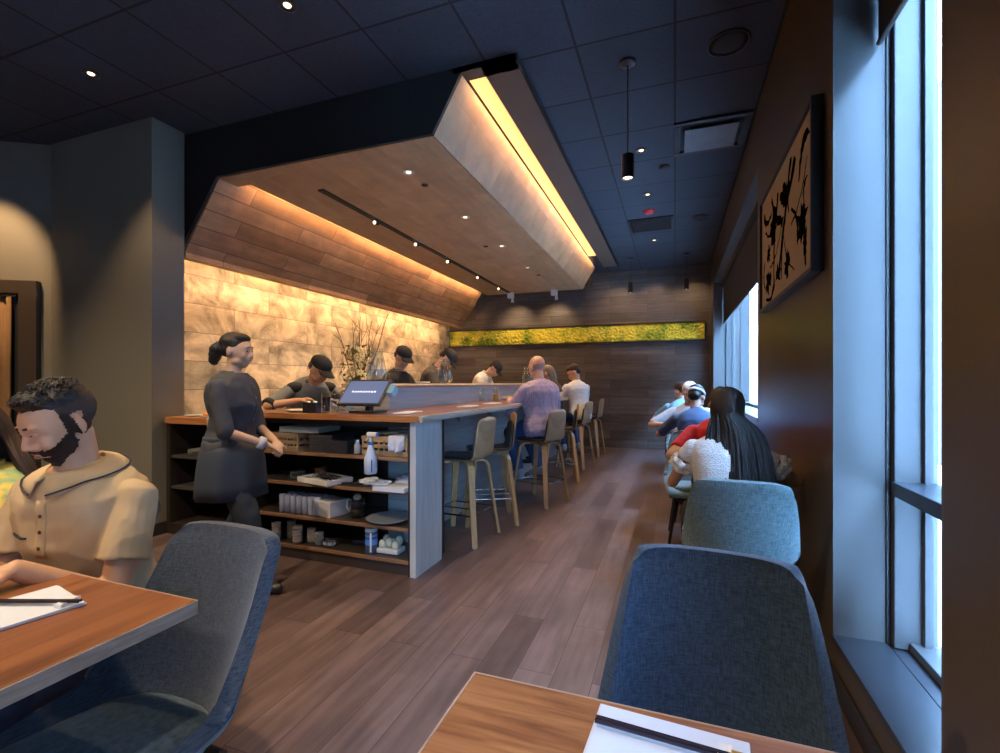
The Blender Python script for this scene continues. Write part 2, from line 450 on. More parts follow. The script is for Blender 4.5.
b = bmesh.new(); bx(b, -1.395, -1.262, Y0+.11, Y1-.75, 3.452, 3.466); obj('led_strip', b, M_led, hood, label='warm glowing cove strip')
M_led2 = emis('warm hidden led', (1.0, .56, .22), 22)
b = bmesh.new(); bx(b, -4.26, -4.225, Y0+.30, Y1, 2.415, 2.43); obj('led_strip', b, M_led2, hood, label='hidden strip washing the stone wall')
b = bmesh.new(); bx(b, -3.55, -3.53, Y0+.24, Y1, 3.10, 3.112); obj('led_strip', b, emis('soft hidden led', (1.0, .55, .24), 9), hood, label='hidden strip above the soffit edge')
# track slot
b = bmesh.new(); bx(b, -3.075, -3.01, 3.56, 8.9, 3.030, 3.0395); obj('track_slot', b, plain('black slot', (.003, .003, .003), .6), hood)

# lights placed where the strips are
def area(name, loc, rot, sx, sy, e, c, spread=180):
    l = bpy.data.lights.new(name, 'AREA'); l.shape = 'RECTANGLE'; l.size = sx; l.size_y = sy; l.energy = e; l.color = c; l.spread = rad(spread)
    o = bpy.data.objects.new(name, l); COL.objects.link(o); o.location = loc; o.rotation_euler = rot
    return o
def spot(name, loc, e, c=(1, .62, .32), ang=75, blend=.6, r=.03, aim=None):
    l = bpy.data.lights.new(name, 'SPOT'); l.energy = e; l.color = c; l.spot_size = rad(ang); l.spot_blend = blend; l.shadow_soft_size = r
    o = bpy.data.objects.new(name, l); COL.objects.link(o); o.location = loc
    if aim: o.rotation_euler = (V(aim)-V(loc)).to_track_quat('-Z', 'Y').to_euler()
    return o

# ------------------------------------------------------------------ ceiling fittings
M_bulb = emis('lit lamp', (1, .72, .42), 1.3)
M_blackmetal = plain('black metal', (.01, .01, .011), .4)
def downlight(x, y, z, label, group, e=16, lit=True, r=.036, c=(1, .66, .36), ang=85, trim=None):
    t = thing('downlight', label, 'ceiling light', (x, y, z), 0, group)
    b = bmesh.new(); lathe(b, [(r+.018, 0), (r+.018, -.006), (r+.002, -.008), (r, -.002), (r*.8, -.001)], seg=24, cap0=True, cap1=False); obj('trim_ring', b, trim or M_blackmetal, t, smooth=True)
    b = bmesh.new(); lathe(b, [(r*.62, -.0015), (r*.55, -.006), (r*.25, -.009)], seg=20); obj('lamp', b, M_bulb if lit else M_trimdark, t, smooth=True)
    if lit and e: spot('downlight_or_fill', (x, y, z-.03), e, c, ang)
    return t
M_ringlight = plain('pale trim', (.4, .38, .35), .4)
GS = 'downlights in the wooden soffit'
for (x, y, lab, lit) in ((-2.10, 3.52, 'round downlight in the wooden soffit nearest the black fascia', True),
                         (-2.10, 4.68, 'second round downlight from the fascia in the wooden soffit', True),
                         (-2.10, 5.83, 'third round downlight from the fascia in the wooden soffit', True),
                         (-2.12, 7.05, 'farthest round downlight in the wooden soffit near its end', True)):
    downlight(x, y, 3.04, lab, GS, 30, lit, trim=M_ringlight)
for (x, y, lab) in ((-2.10, 3.80, 'small black sensor disc beside the nearest soffit downlight'), (-2.30, 5.77, 'small black sensor disc halfway along the soffit'), (-2.1, 7.6, 'small black sensor disc at the far end of the soffit')):
    b = bmesh.new(); lathe(b, [(.03, 0), (.03, -.008), (.015, -.014)], (x, y, 3.0395), 16); tag(obj('sensor_disc', b, M_blackmetal), lab, 'sensor', 'sensors in the soffit')
b = bmesh.new()
for (x, y, lab, e) in ((-.30, 4.72, 'lit downlight in black ceiling tiles behind the near pendant lamp', 25), (-.30, 5.85, 'lit downlight in black ceiling between pendant and red alarm disc', 25),
                       (-.30, 7.75, 'lit downlight in the black ceiling farthest back, beyond the square vent', 25),
                       (-2.12, 2.20, 'lit downlight at the top edge, in black ceiling before the hood', 30), (-3.90, 2.21, 'lit downlight at the left in black ceiling, before the grey column', 30)):
    downlight(x, y, CEIL, lab, 'downlights in the black ceiling', e)
b.free()
b = bmesh.new(); lathe(b, [(.075, 0), (.075, -.01), (.055, -.03), (.02, -.034)], (-.31, 6.42, CEIL+.002), 20)
o = tag(obj('fire_alarm_disc', b, plain('red plastic', (.75, .04, .03), .4), smooth=True), 'round red alarm disc on the black ceiling', 'alarm')
b = bmesh.new(); lathe(b, [(.05, 0), (.05, -.008), (.02, -.012)], (-.10, 5.15, CEIL), 18)
tag(obj('ceiling_sensor', b, M_blackmetal, smooth=True), 'small black disc on the ceiling just right of the near pendant lamp', 'sensor', 'round sensors on the black ceiling')
for (x, y, r, lab) in ((.325, 3.42, .13, 'large round black speaker grille in the ceiling nearest the viewer'), (.32, 6.9, .11, 'round black speaker grille in the ceiling beside the square vent')):
    t = thing('ceiling_speaker', lab, 'speaker', (x, y, CEIL), 0, 'round speakers in the ceiling')
    b = bmesh.new(); lathe(b, [(r, 0), (r, -.008), (r*.93, -.012), (r*.9, -.006)], seg=32, cap1=False); obj('rim', b, plain('charcoal rim', (.03, .032, .036), .5), t, smooth=True)
    b = bmesh.new(); lathe(b, [(r*.9, -.001), (r*.6, -.007), (.01, -.009)], seg=32); obj('grille', b, plain('charcoal grille', (.028, .03, .034), .8, bump=.5, bscale=300), t, smooth=True)
# large supply diffuser
t = thing('air_diffuser', 'large square grey air diffuser in the ceiling near the right wall', 'vent', (.29, 4.62, CEIL))
b = bmesh.new()
for (x0, x1, y0, y1) in ((-.30, .30, -.30, -.25), (-.30, .30, .25, .30), (-.30, -.25, -.25, .25), (.25, .30, -.25, .25)): bx(b, x0, x1, y0, y1, -.02, 0, .004)
obj('frame', b, plain('black vent frame', (.012, .013, .016), .45), t)
b = bmesh.new(); box(b, (0, 0, -.038), (.42, .42, .006), None, .002); 
for sx in (-1, 1):
    for sy in (-1, 1): tube(b, [(sx*.17, sy*.17, -.04), (sx*.17, sy*.17, -.002)], .005, 6)
obj('plate', b, plain('grey vent plate', (.16, .18, .2), .42, .3, 6), t)
t = thing('return_grille', 'dark square return air grille in the black ceiling', 'vent', (-.31, 6.92+.05, CEIL))
b = bmesh.new()
for (x0, x1, y0, y1) in ((-.29, .29, -.29, -.26), (-.29, .29, .26, .29), (-.29, -.26, -.26, .26), (.26, .29, -.26, .26)): bx(b, x0, x1, y0, y1, -.014, 0, .002)
obj('frame', b, plain('black grille frame', (.006, .006, .007), .5), t)
b = bmesh.new()
for i in range(17): box(b, (0, -.24+i*.03, -.006), (.52, .003, .018), (rad(35), 0, 0))
g = obj('louvre', b, plain('black grille frame', (.006, .006, .007), .5), t)
b = bmesh.new(); bx(b, -.26, .26, -.26, .26, -.0015, -.0005); obj('duct_opening', b, plain('duct black', (.001, .001, .001), .9), t)

def pendant(x, y, top, bot, r, lab, lit=True):
    t = thing('pendant_lamp', lab, 'pendant lamp', (x, y, CEIL), 0, 'black cylinder pendant lamps')
    b = bmesh.new(); lathe(b, [(.055, 0), (.055, -.012), (.045, -.02), (.008, -.022)], seg=20); obj('canopy', b, M_blackmetal, t, smooth=True)
    b = bmesh.new(); tube(b, [(0, 0, -.02), (0, 0, top-CEIL)], .0045, 6); obj('cord', b, M_blackmetal, t)
    b = bmesh.new(); lathe(b, [(.012, top-CEIL+.01), (r, top-CEIL), (r, bot-CEIL), (r*.86, bot-CEIL), (r*.8, bot-CEIL+.03)], seg=24); sh = obj('lamp_shade', b, M_blackmetal, t, angle=40)
    b = bmesh.new(); lathe(b, [(r*.78, bot-CEIL+.012), (r*.5, bot-CEIL+.006), (r*.1, bot-CEIL+.004)], seg=20); obj('diffuser', b, emis('pendant diffuser', (1, .85, .65), 3 if lit else .5), sh)
    if lit: spot('pendant_beam', (x, y, bot-.03), 14, (1, .75, .5), 70)
pendant(-.305, 3.39, 2.83, 2.67, .042, 'black cylinder pendant lamp on a long cord, the nearest one')
pendant(-.74, 8.75, 3.05, 2.86, .04, 'black cylinder pendant lamp at the back, left of its twin', False)
pendant(.18, 8.75, 3.05, 2.86, .04, 'black cylinder pendant lamp at the back, close to the window wall', False)

# track heads in the slot + white cameras at the hood's far end
for i, (y, lab) in enumerate(((4.43, 'lit track spot nearest the viewer in the black slot'), (5.3, 'second lit track spot in the black slot'), (6.2, 'third track spot in the black slot'), (7.3, 'fourth track spot in the black slot'), (8.3, 'last track spot in the black slot'))):
    t = thing('track_spotlight', lab, 'track light', (-3.043, y, 3.03), 0, 'track spots in the black slot')
    b = bmesh.new(); tube(b, [(0, 0, 0), (0, 0, -.02)], .008, 8); tube(b, [(-.0, -.03, -.03), (0, .03, -.02)], .024, 14); obj('housing', b, M_blackmetal, t, smooth=False)
    b = bmesh.new(); tube(b, [(0, -.0315, -.0302), (0, -.0345, -.0307)], .019, 14); obj('lamp', b, M_bulb, t)
    spot('track_beam', (-3.043, y-.04, 2.98), 50, (1, .68, .4), 80, aim=(-3.9, y-.3, 1.0))
for (x, lab) in ((-3.02, 'small white security camera at the hood end, left of its twin'), (-2.15, 'small white security camera at the hood end, nearer the window')):
    t = thing('security_camera', lab, 'camera', (x, 8.9, 3.04), 0, 'white cameras at the hood end')
    b = bmesh.new(); bx(b, -.06, .06, -.04, .04, -.11, -.0, .008); obj('bracket', b, plain('white plastic', (.7, .68, .64), .4), t)
    b = bmesh.new(); tube(b, [(.04, -.03, -.10), (.05, -.03, -.2)], [.022, .03], 12); obj('housing', b, plain('white plastic', (.7, .68, .64), .4), t, smooth=False)
    b = bmesh.new(); lathe(b, [(.022, -.201), (.018, -.205)], (.05, -.03, 0), 14); obj('lens', b, M_blackmetal, t)

# ------------------------------------------------------------------ moss strip on the back wall
m, nt, bs = newmat('preserved moss'); L = nt.links
tc = nt.nodes.new('ShaderNodeTexCoord')
n1 = nt.nodes.new('ShaderNodeTexNoise'); n1.inputs['Scale'].default_value = 3.2; n1.inputs['Detail'].default_value = 5; L.new(tc.outputs['Object'], n1.inputs['Vector'])
n2 = nt.nodes.new('ShaderNodeTexNoise'); n2.inputs['Scale'].default_value = 45; n2.inputs['Detail'].default_value = 3; L.new(tc.outputs['Object'], n2.inputs['Vector'])
ma = nt.nodes.new('ShaderNodeMath'); ma.operation = 'MULTIPLY_ADD'; ma.inputs[1].default_value = .50; L.new(n2.outputs['Fac'], ma.inputs[0]); L.new(n1.outputs['Fac'], ma.inputs[2])
col = ramp(nt, ma.outputs[0], [(.50, (.05, .13, .01)), (.62, (.18, .28, .02)), (.72, (.50, .48, .04)), (.86, (.80, .68, .08))])
L.new(col, bs.inputs['Base Color']); pset(bs, rough=.9)
M_moss = m
mw = thing('moss_panel', 'long yellow-green moss panel set in the dark back wall', 'moss panel', (0, 0, 0))
b = bmesh.new()
nx, nz = 420, 26
vs = [[None]*(nz+1) for _ in range(nx+1)]
for i in range(nx+1):
    for j in range(nz+1):
        x = -4.70+5.22*i/nx; z = 2.075+.33*j/nz
        q = V((x*22, z*22, 3))
        d = .02+.035*(noise.noise(q)+.6*noise.noise(q*2.4)+.5) if 0 < i < nx and 0 < j < nz else 0.001
        vs[i][j] = b.verts.new((x+.004*noise.noise(q*3), YB-max(d, .002), z))
for i in range(nx):
    for j in range(nz): b.faces.new((vs[i][j], vs[i+1][j], vs[i+1][j+1], vs[i][j+1]))
o = obj('moss', b, M_moss, mw, smooth=True); o['kind'] = 'stuff'
b = bmesh.new(); bx(b, -4.715, .535, YB-.06, YB, 2.055, 2.074, .002); bx(b, -4.715, .535, YB-.06, YB, 2.406, 2.425, .002); bx(b, .521, .535, YB-.06, YB, 2.074, 2.406)
obj('frame', b, plain('dark walnut edge', (.03, .02, .015), .5), mw)
# ------------------------------------------------------------------ curtain doorway on the angled wall
ang = math.atan2(dv.y, dv.x)
t = thing('curtained_doorway', 'dark framed doorway with brown curtain on the angled wall left of the column', 'doorway', (-5.40, 2.76-.005, 0), ang)
b = bmesh.new()   # local x runs along the wall, +y is into the room
bx(b, .10, .24, -.02, .06, 0, 2.20, .004); bx(b, .24, 1.5, -.02, .06, 2.08, 2.20, .004)
obj('door_frame', b, plain('dark brown frame', (.05, .038, .028), .45), t)
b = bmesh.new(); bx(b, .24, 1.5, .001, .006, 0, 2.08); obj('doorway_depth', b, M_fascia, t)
b = bmesh.new()
rows = []
for z in (2.05, 1.4, .8, .03):
    row = []
    for i in range(121):
        x = .30+1.15*i/120
        f = .018*math.sin(i*.62)+.010*math.sin(i*.31+z)+.006*math.sin(i*1.7)
        row.append(V((x - (2.05-z)*.02*math.sin(i*.1), .035+f, z)))
    rows.append(row)
loft(b, rows, closed=False)
o = obj('curtain', b, plain('ochre brown curtain', (.22, .13, .055), .8, .15, 20), t, smooth=True)
o.modifiers.new('s', 'SOLIDIFY').thickness = .003
b = bmesh.new(); tube(b, [(.26, .04, 2.06), (1.5, .04, 2.06)], .012, 10); obj('curtain_rod', b, M_blackmetal, t)

# ------------------------------------------------------------------ framed drawing
t = thing('framed_picture', 'large framed black ink drawing on tan paper, on the dark window wall', 'picture', (XW, 0, 0))
b = bmesh.new(); py0, py1, pz0, pz1 = 2.487, 3.88, 1.77, 2.555
fr = .022
for a in ((py0, py0+fr, pz0, pz1), (py1-fr, py1, pz0, pz1), (py0+fr, py1-fr, pz0, pz0+fr), (py0+fr, py1-fr, pz1-fr, pz1)): bx(b, -.05, 0, *a, .002)
obj('frame', b, plain('black picture frame', (.012, .01, .01), .35), t)
b = bmesh.new(); bx(b, -.035, -.004, py0+fr, py1-fr, pz0+fr, pz1-fr)
paper = obj('paper', b, plain('tan paper', (.58, .46, .27), .7, .08, 5), t)
b = bmesh.new(); rr = random.Random(4)
def blot(cy, cz, ry, rz, n, jag):
    pts = []
    for i in range(n):
        a = 2*PI*i/n; k = 1+rr.uniform(-jag, jag)
        y = min(max(cy+math.cos(a)*ry*k, py0+.05), py1-.05); z = min(max(cz+math.sin(a)*rz*k, pz0+.04), pz1-.04)
        pts.append((y, z))
    prism(b, pts, -.0362, -.0352, 'X')
def stroke(p, q, w0, w1, bend=.05):
    p, q = V(p), V(q); d = q-p; n = V((-d.y, d.x)).normalized(); L_, R_ = [], []
    for i in range(11):
        k = i/10; c = p+d*k+n*(bend*math.sin(PI*k)+rr.uniform(-.006, .006)); w = w0*(1-k)+w1*k
        L_.append(tuple(c+n*w*rr.uniform(.6, 1.3))); R_.append(tuple(c-n*w*rr.uniform(.6, 1.3)))
    prism(b, L_+R_[::-1], -.0362, -.0352, 'X')
for (cy, cz, ry, rz) in ((3.45, 2.26, .13, .09), (3.12, 2.35, .10, .06), (2.72, 2.06, .09, .09), (3.62, 1.95, .08, .07), (3.3, 1.93, .08, .05), (2.66, 1.93, .04, .08), (3.05, 1.93, .06, .06), (3.6, 2.12, .05, .05)): blot(cy, cz, ry, rz, 22, .45)
for s_ in (((2.60, 2.46), (2.78, 2.28), .035, .012), ((2.86, 2.44), (3.28, 1.9), .03, .02), ((3.30, 2.42), (3.42, 1.86), .022, .014), ((3.02, 2.30), (3.20, 1.88), .016, .01), ((3.72, 2.30), (3.30, 2.24), .01, .008),
           ((2.95, 2.12), (2.62, 2.34), .008, .004), ((3.7, 1.84), (3.4, 1.9), .01, .02), ((3.15, 2.15), (2.88, 1.86), .006, .004), ((2.62, 2.25), (2.66, 2.12), .016, .004), ((3.78, 2.42), (3.5, 2.36), .03, .01), ((2.95, 2.48), (3.0, 2.2), .028, .008), ((3.5, 2.45), (3.16, 2.2), .02, .03), ((3.75, 2.1), (3.72, 1.9), .022, .006), ((2.8, 1.98), (2.95, 2.2), .02, .01), ((3.55, 2.02), (3.2, 2.2), .008, .004)): stroke(*s_)
obj('ink_marks', b, plain('black ink', (.008, .008, .009), 1.0, spec=0.0), paper)

# ------------------------------------------------------------------ counter
M_ctop = wood('counter top wood', [(.10, .035, .02), (.21, .085, .045), (.30, .14, .08)], 1, 0, 1.2, 26, rough=.28, coat=.2)
M_cedge = wood('counter front edge wood', [(.24, .085, .03), (.42, .17, .06), (.52, .24, .10)], 0, 2, 2.5, 60, rough=.35)
M_live = wood('pale live edge', [(.35, .27, .20), (.50, .41, .31), (.62, .52, .42)], 1, 2, 3, 40, rough=.5)
M_panel = wood('grey oak panel', [(.36, .37, .37), (.45, .46, .455), (.54, .545, .54)], 2, 1, 1.2, 14, rough=.5)
M_case = plain('dark shelf carcass', (.022, .017, .014), .5)
M_lip = wood('shelf lip wood', [(.14, .07, .035), (.24, .13, .07), (.34, .2, .11)], 0, 2, 3, 60, rough=.5)
CT = 1.055
t = thing('bar_counter', 'L-shaped wooden bar counter with open shelves in its near end', 'counter', (0, 0, 0))
b = bmesh.new()
bx(b, -3.05, -2.15, 2.72, 3.30, CT-.04, CT, .003)
# long top with slightly wandering live edge on the guest side
rings = []
for i in range(41):
    y = 2.72+(9.0-2.72)*i/40
    e = -1.525+.012*noise.noise(V((y*2.1, 0, 0)))+.006*noise.noise(V((y*7, 4, 0)))
    rings.append([V((-2.15, y, CT-.04)), V((e-.012, y, CT-.04)), V((e, y, CT-.02)), V((e-.004, y, CT)), V((-2.15, y, CT))])
loft(b, rings)
top = obj('countertop', b, M_ctop, t)
b = bmesh.new()
rings = []
for i in range(41):
    y = 2.717+(9.003-2.717)*i/40
    e = -1.523+.012*noise.noise(V((y*2.1, 0, 0)))+.006*noise.noise(V((y*7, 4, 0)))
    rings.append([V((e-.014, y, CT-.041)), V((e, y, CT-.04)), V((e+.003, y, CT-.02)), V((e, y, CT+.0004)), V((e-.03-.01*noise.noise(V((y*5, 9, 0))), y, CT+.0008))])
loft(b, rings); obj('live_edge', b, M_live, top, label='pale live edge strip')
b = bmesh.new(); bx(b, -3.05, -1.545, 2.712, 2.72, CT-.041, CT-.001, .002); obj('front_edge', b, M_cedge, top)
b = bmesh.new(); bx(b, -1.625, -1.58, 2.74, 3.11, 0, CT-.041, .002); obj('side_panel', b, M_panel, t, label='pale grey oak end panel')
b = bmesh.new(); bx(b, -3.0, -1.626, 3.20, 3.24, 0, CT-.041); bx(b, -3.02, -2.99, 2.75, 3.24, 0, CT-.041); bx(b, -1.640, -1.6255, 2.745, 3.20, 0, CT-.041)
bx(b, -2.99, -1.64, 2.76, 3.20, CT-.08, CT-.041); obj('carcass', b, M_case, t)
SH = [.775, .555, .315, .10]
for z in SH:
    b = bmesh.new(); bx(b, -2.99, -1.641, 2.762, 3.20, z-.022, z); s_ = obj('shelf', b, plain('dark stained shelf', (.05, .04, .035), .3), t)
    b = bmesh.new(); bx(b, -2.99, -1.641, 2.744, 2.7615, z-.022, z, .002); obj('shelf_lip', b, M_lip, s_)
b = bmesh.new(); bx(b, -2.99, -1.63, 2.765, 2.79, 0, .077); obj('toe_board', b, plain('dark toe board', (.055, .04, .034), .45), t)
b = bmesh.new(); bx(b, -2.02, -1.985, 3.24, 9.0, 0, CT-.041); bx(b, -2.01, -1.62, 3.08, 3.11, 0, CT-.041)
obj('knee_wall', b, wood('knee wall oak', [(.24, .26, .27), (.30, .325, .335), (.37, .395, .40)], 1, 2, 1.2, 14, rough=.5), t)
for y in (3.42, 4.2, 5.0):
    b = bmesh.new(); tube(b, [(-1.986, y, .94), (-1.955, y, .94), (-1.95, y, .925), (-1.95, y, .90)], .006, 8); lathe(b, [(.014, 0), (.014, .004)], (-1.984, y, .93), 10)
    obj('bag_hook', b, M_blackmetal, t)
t = thing('sushi_bar', 'raised ledge with pale live-edge top behind the long bar counter', 'raised counter', (0, 0, 0))
b = bmesh.new(); bx(b, -2.19, -2.155, 3.32, 9.0, CT+.001, 1.235); bx(b, -2.55, -2.19, 3.32, 3.35, CT+.001, 1.235); bx(b, -2.58, -2.55, 3.32, 9.0, .0, 1.235)
obj('upstand', b, wood('upstand oak', [(.34, .39, .42), (.42, .47, .50), (.50, .55, .58)], 1, 2, 1.0, 16, rough=.42), t)
b = bmesh.new(); rings = []
for i in range(41):
    y = 3.29+(9.03-3.29)*i/40
    e = -2.12+.014*noise.noise(V((y*2.4, 7, 0)))
    rings.append([V((-2.60, y, 1.235)), V((e-.02, y, 1.233)), V((e, y, 1.25)), V((e-.01, y, 1.264)), V((-2.60, y, 1.264))])
loft(b, rings); obj('ledge_top', b, M_live, t)
t = thing('side_counter', 'lower wooden counter between the grey column and the walking waitress', 'counter', (0, 0, 0))
b = bmesh.new(); bx(b, -4.04, -3.22, 2.83, 3.33, .93, .985, .003); obj('countertop', b, M_cedge, t)
b = bmesh.new(); bx(b, -4.02, -3.25, 3.28, 3.33, 0, .93); bx(b, -4.04, -4.0, 2.85, 3.33, 0, .93); bx(b, -3.27, -3.24, 2.85, 3.33, 0, .93); bx(b, -4.0, -3.27, 2.85, 3.28, 0, .09); obj('carcass', b, M_case, t)
for z in (.66, .40):
    b = bmesh.new(); bx(b, -4.0, -3.27, 2.86, 3.28, z-.02, z); obj('shelf', b, plain('grey steel shelf', (.12, .12, .12), .35, metal=.6), t)
# back counter along the stone wall and prep fridge, both seen only over the bar
t = thing('back_counter', 'dark back counter running along the pale stone wall', 'counter', (0, 0, 0))
b = bmesh.new(); bx(b, XK+.001, -4.12, 3.42, 9.4, .88, .92, .003); obj('countertop', b, plain('steel worktop', (.35, .34, .32), .3, metal=.8), t)
b = bmesh.new(); bx(b, XK+.001, -4.16, 3.44, 9.4, 0, .88); obj('carcass', b, M_case, t)
t = thing('prep_fridge', 'low steel prep cabinet carrying the flower vase behind the tablet', 'cabinet', (0, 0, 0))
b = bmesh.new(); bx(b, -3.30, -2.62, 3.86, 4.22, .1, .95, .006); 
for x in (-3.25, -2.67):
    for y in (3.9, 4.18): bx(b, x-.02, x+.02, y-.02, y+.02, 0, .1)
obj('body', b, plain('steel worktop', (.35, .34, .32), .3), t)
b = bmesh.new(); tube(b, [(-3.2, 3.855, .8), (-3.2, 3.83, .8), (-2.72, 3.83, .8), (-2.72, 3.855, .8)], .008, 8); obj('handle', b, M_blackmetal, t)

# ------------------------------------------------------------------ things on the shelves
WHITE = plain('white paper', (.74, .76, .78), .6)
CREAM = plain('cream ceramic', (.72, .69, .60), .35)
M_clear = glassy('clear glassware', (.93, .96, .97), 1.0, 1.5)
def basket(name, lab, cat, c, sx, sy, sz, mat, bars=7, rows=3, holes=True, group=None, lid=None):
    t = thing(name, lab, cat, c, 0, group)
    b = bmesh.new(); w = .006
    bx(b, -sx/2, sx/2, -sy/2, sy/2, 0, .008)
    for z in [sz*(i+.5)/rows for i in range(rows)]:
        h = sz/rows*.30
        for y in (-sy/2, sy/2-w): bx(b, -sx/2, sx/2, y, y+w, z-h, z+h, .001)
        for x in (-sx/2, sx/2-w): bx(b, x, x+w, -sy/2, sy/2, z-h, z+h, .001)
    nb = bars
    for i in range(nb+1):
        x = -sx/2+(sx-.012)*i/nb
        for y in (-sy/2-.001, sy/2-w+.001): bx(b, x, x+.012, y, y+w, 0, sz)
    for i in range(5):
        y = -sy/2+(sy-.012)*i/4
        for x in (-sx/2-.001, sx/2-w+.001): bx(b, x, x+w, y, y+.012, 0, sz)
    obj('body', b, mat, t)
    b = bmesh.new()
    for y in (-sy/2-.003, sy/2-.009): bx(b, -sx/2-.003, sx/2+.003, y, y+.012, sz-.012, sz+.004, .002)
    for x in (-sx/2-.003, sx/2-.009): bx(b, x, x+.012, -sy/2+.009, sy/2-.009, sz-.012, sz+.004, .002)
    obj('rim', b, mat, t)
    return t
M_wick = wood('tan wicker', [(.30, .17, .08), (.48, .30, .15), (.62, .42, .24)], 0, 2, 30, 60, rough=.6)
M_slat = wood('slatted crate wood', [(.34, .22, .12), (.52, .37, .22), (.66, .5, .32)], 0, 2, 10, 60, rough=.6)
M_blackw = plain('black woven plastic', (.04, .042, .05), .4, bump=.6, bscale=150)
basket('slatted_crate', 'pale slatted wooden crate on the top shelf beside the waitress', 'crate', (-2.72, 2.90, .775), .30, .26, .125, M_slat, 9, 3)
basket('woven_basket', 'larger black woven basket on the top shelf behind the small one', 'basket', (-2.40, 2.93, .775), .20, .24, .115, M_blackw, 12, 5)
basket('woven_basket', 'smaller black woven basket at the front of the top shelf', 'basket', (-2.235, 2.85, .775), .17, .15, .085, M_blackw, 10, 4)
basket('wicker_basket', 'tan wicker basket with square holes on the top shelf behind the spray bottle', 'basket', (-1.86, 2.93, .775), .36, .26, .125, M_wick, 8, 3)
b = bmesh.new(); box(b, (-1.92, 2.94, .775+.145), (.24, .2, .012), (0, rad(-5), rad(6)), .003)
tag(obj('basket_lid', b, M_wick), 'flat tan lid lying over the wicker basket', 'lid')
t = thing('paper_tray', 'white open tray of papers lying on the slatted crate', 'tray', (-2.60, 2.93, .905), rad(4))
b = bmesh.new(); box(b, (0, 0, .004), (.34, .26, .006)); 
for s_ in (-1, 1): box(b, (0, s_*.128, .022), (.34, .004, .042)); box(b, (s_*.168, 0, .022), (.004, .256, .042))
obj('tray_body', b, plain('pale green tray', (.62, .68, .64), .5), t)
b = bmesh.new(); box(b, (.01, 0, .013), (.3, .22, .008), (0, 0, .05)); obj('papers', b, WHITE, t)
t = thing('glass_jar', 'small clear jar on the top shelf between black and wicker baskets', 'jar', (-2.085, 2.81, .775))
b = bmesh.new(); lathe(b, [(.02, 0), (.024, .01), (.024, .06), (.016, .072), (.016, .085)], seg=16); obj('jar_body', b, plain('cloudy glass', (.45, .47, .48), .15), t, smooth=True)
b = bmesh.new(); lathe(b, [(.018, .085), (.018, .098)], seg=16); obj('lid', b, plain('steel', (.5, .5, .5), .3, metal=.9), t)
# draped cloth over the wicker basket's right end
def cloth(name, lab, cat, c, w, h, mat, seed=1, dep=.05):
    b = bmesh.new(); n = 18; g = []
    for i in range(n+1):
        row = []
        for j in range(n+1):
            u, v = i/n, j/n
            x = (u-.5)*w*(1-.45*max(0, v-.5)); 
            if v < .35: y = dep*(1-v/.35)*2.0; z = .004*math.sin(u*20)
            else: y = -.008-.012*math.sin(u*9+seed)*(v-.35)*3-.01*noise.noise(V((u*5, v*4, seed))); z = -(v-.35)/.65*h*(1-.3*abs(u-.45))
            row.append(b.verts.new((x+.01*noise.noise(V((u*3, v*6, seed+3))), y, z)))
        g.append(row)
    for i in range(n):
        for j in range(n): b.faces.new((g[i][j], g[i+1][j], g[i+1][j+1], g[i][j+1]))
    o = obj(name, b, mat, smooth=True); o.location = c; o.modifiers.new('s', 'SOLIDIFY').thickness = .003
    return tag(o, lab, cat)
cloth('hanging_cloth', 'pink-white cloth draped over the front of the wicker basket', 'cloth', (-1.755, 2.79, .775+.137), .12, .11, plain('pinkish white cloth', (.72, .70, .74), .8, .1, 25), 2)
def crumple(name, lab, cat, c, r, mat, seed):
    b = bmesh.new(); bmesh.ops.create_icosphere(b, subdivisions=4, radius=1)
    for v in b.verts:
        q = v.co*2.2+V((seed, 0, 0)); k = 1+.45*noise.noise(q)+.25*abs(noise.noise(q*2.3))
        v.co = V((v.co.x*r[0]*k, v.co.y*r[1]*k, max(v.co.z*r[2]*k+r[2]*.75, 0)))
    o = obj(name, b, mat, smooth=True); o.location = c
    return tag(o, lab, cat)
crumple('crumpled_cloth', 'crumpled white cloth on the second shelf left of the spray bottle', 'cloth', (-2.00, 2.86, .556), (.075, .05, .028), WHITE, 1)
crumple('crumpled_cloth', 'crumpled white cloth on the second shelf beneath the spray bottle', 'cloth', (-1.875, 2.80, .556), (.07, .05, .028), WHITE, 5)
crumple('crumpled_cloth', 'crumpled grey-white cloth on the second shelf nearest the end panel', 'cloth', (-1.76, 2.92, .556), (.075, .05, .035), plain('greyish cloth', (.5, .5, .52), .8), 9)
# spray bottle
t = thing('spray_bottle', 'translucent spray bottle with blue and white trigger on the shelves', 'spray bottle', (-1.895, 2.695, .668))
b = bmesh.new(); lathe(b, [(.034, 0), (.042, .005), (.043, .08), (.042, .105), (.026, .15), (.018, .178), (.016, .20)], seg=24); obj('bottle', b, plain('milky blue plastic', (.55, .64, .82), .25, sss=.0), t, smooth=True)
b = bmesh.new(); lathe(b, [(.0195, .195), (.0195, .215)], seg=20); obj('collar', b, plain('blue plastic', (.05, .16, .5), .35), t)
b = bmesh.new(); tube(b, [(0, 0, .21), (0, 0, .245)], .012, 10); box(b, (.012, 0, .262), (.075, .024, .03), None, .006); cap(b, (-.012, 0, .25), .006, (-.034, 0, .222), .005, 8); obj('trigger_head', b, plain('white plastic', (.7, .68, .64), .4), t)
b = bmesh.new(); box(b, (.052, 0, .262), (.022, .022, .024), None, .004); obj('nozzle', b, plain('blue plastic', (.05, .16, .5), .35), t)
b = bmesh.new(); tube(b, [(.03, -.032, .02), (.03, -.032, .10)], .0035, 6); obj('level_strip', b, plain('navy print', (.05, .07, .2), .5), t)
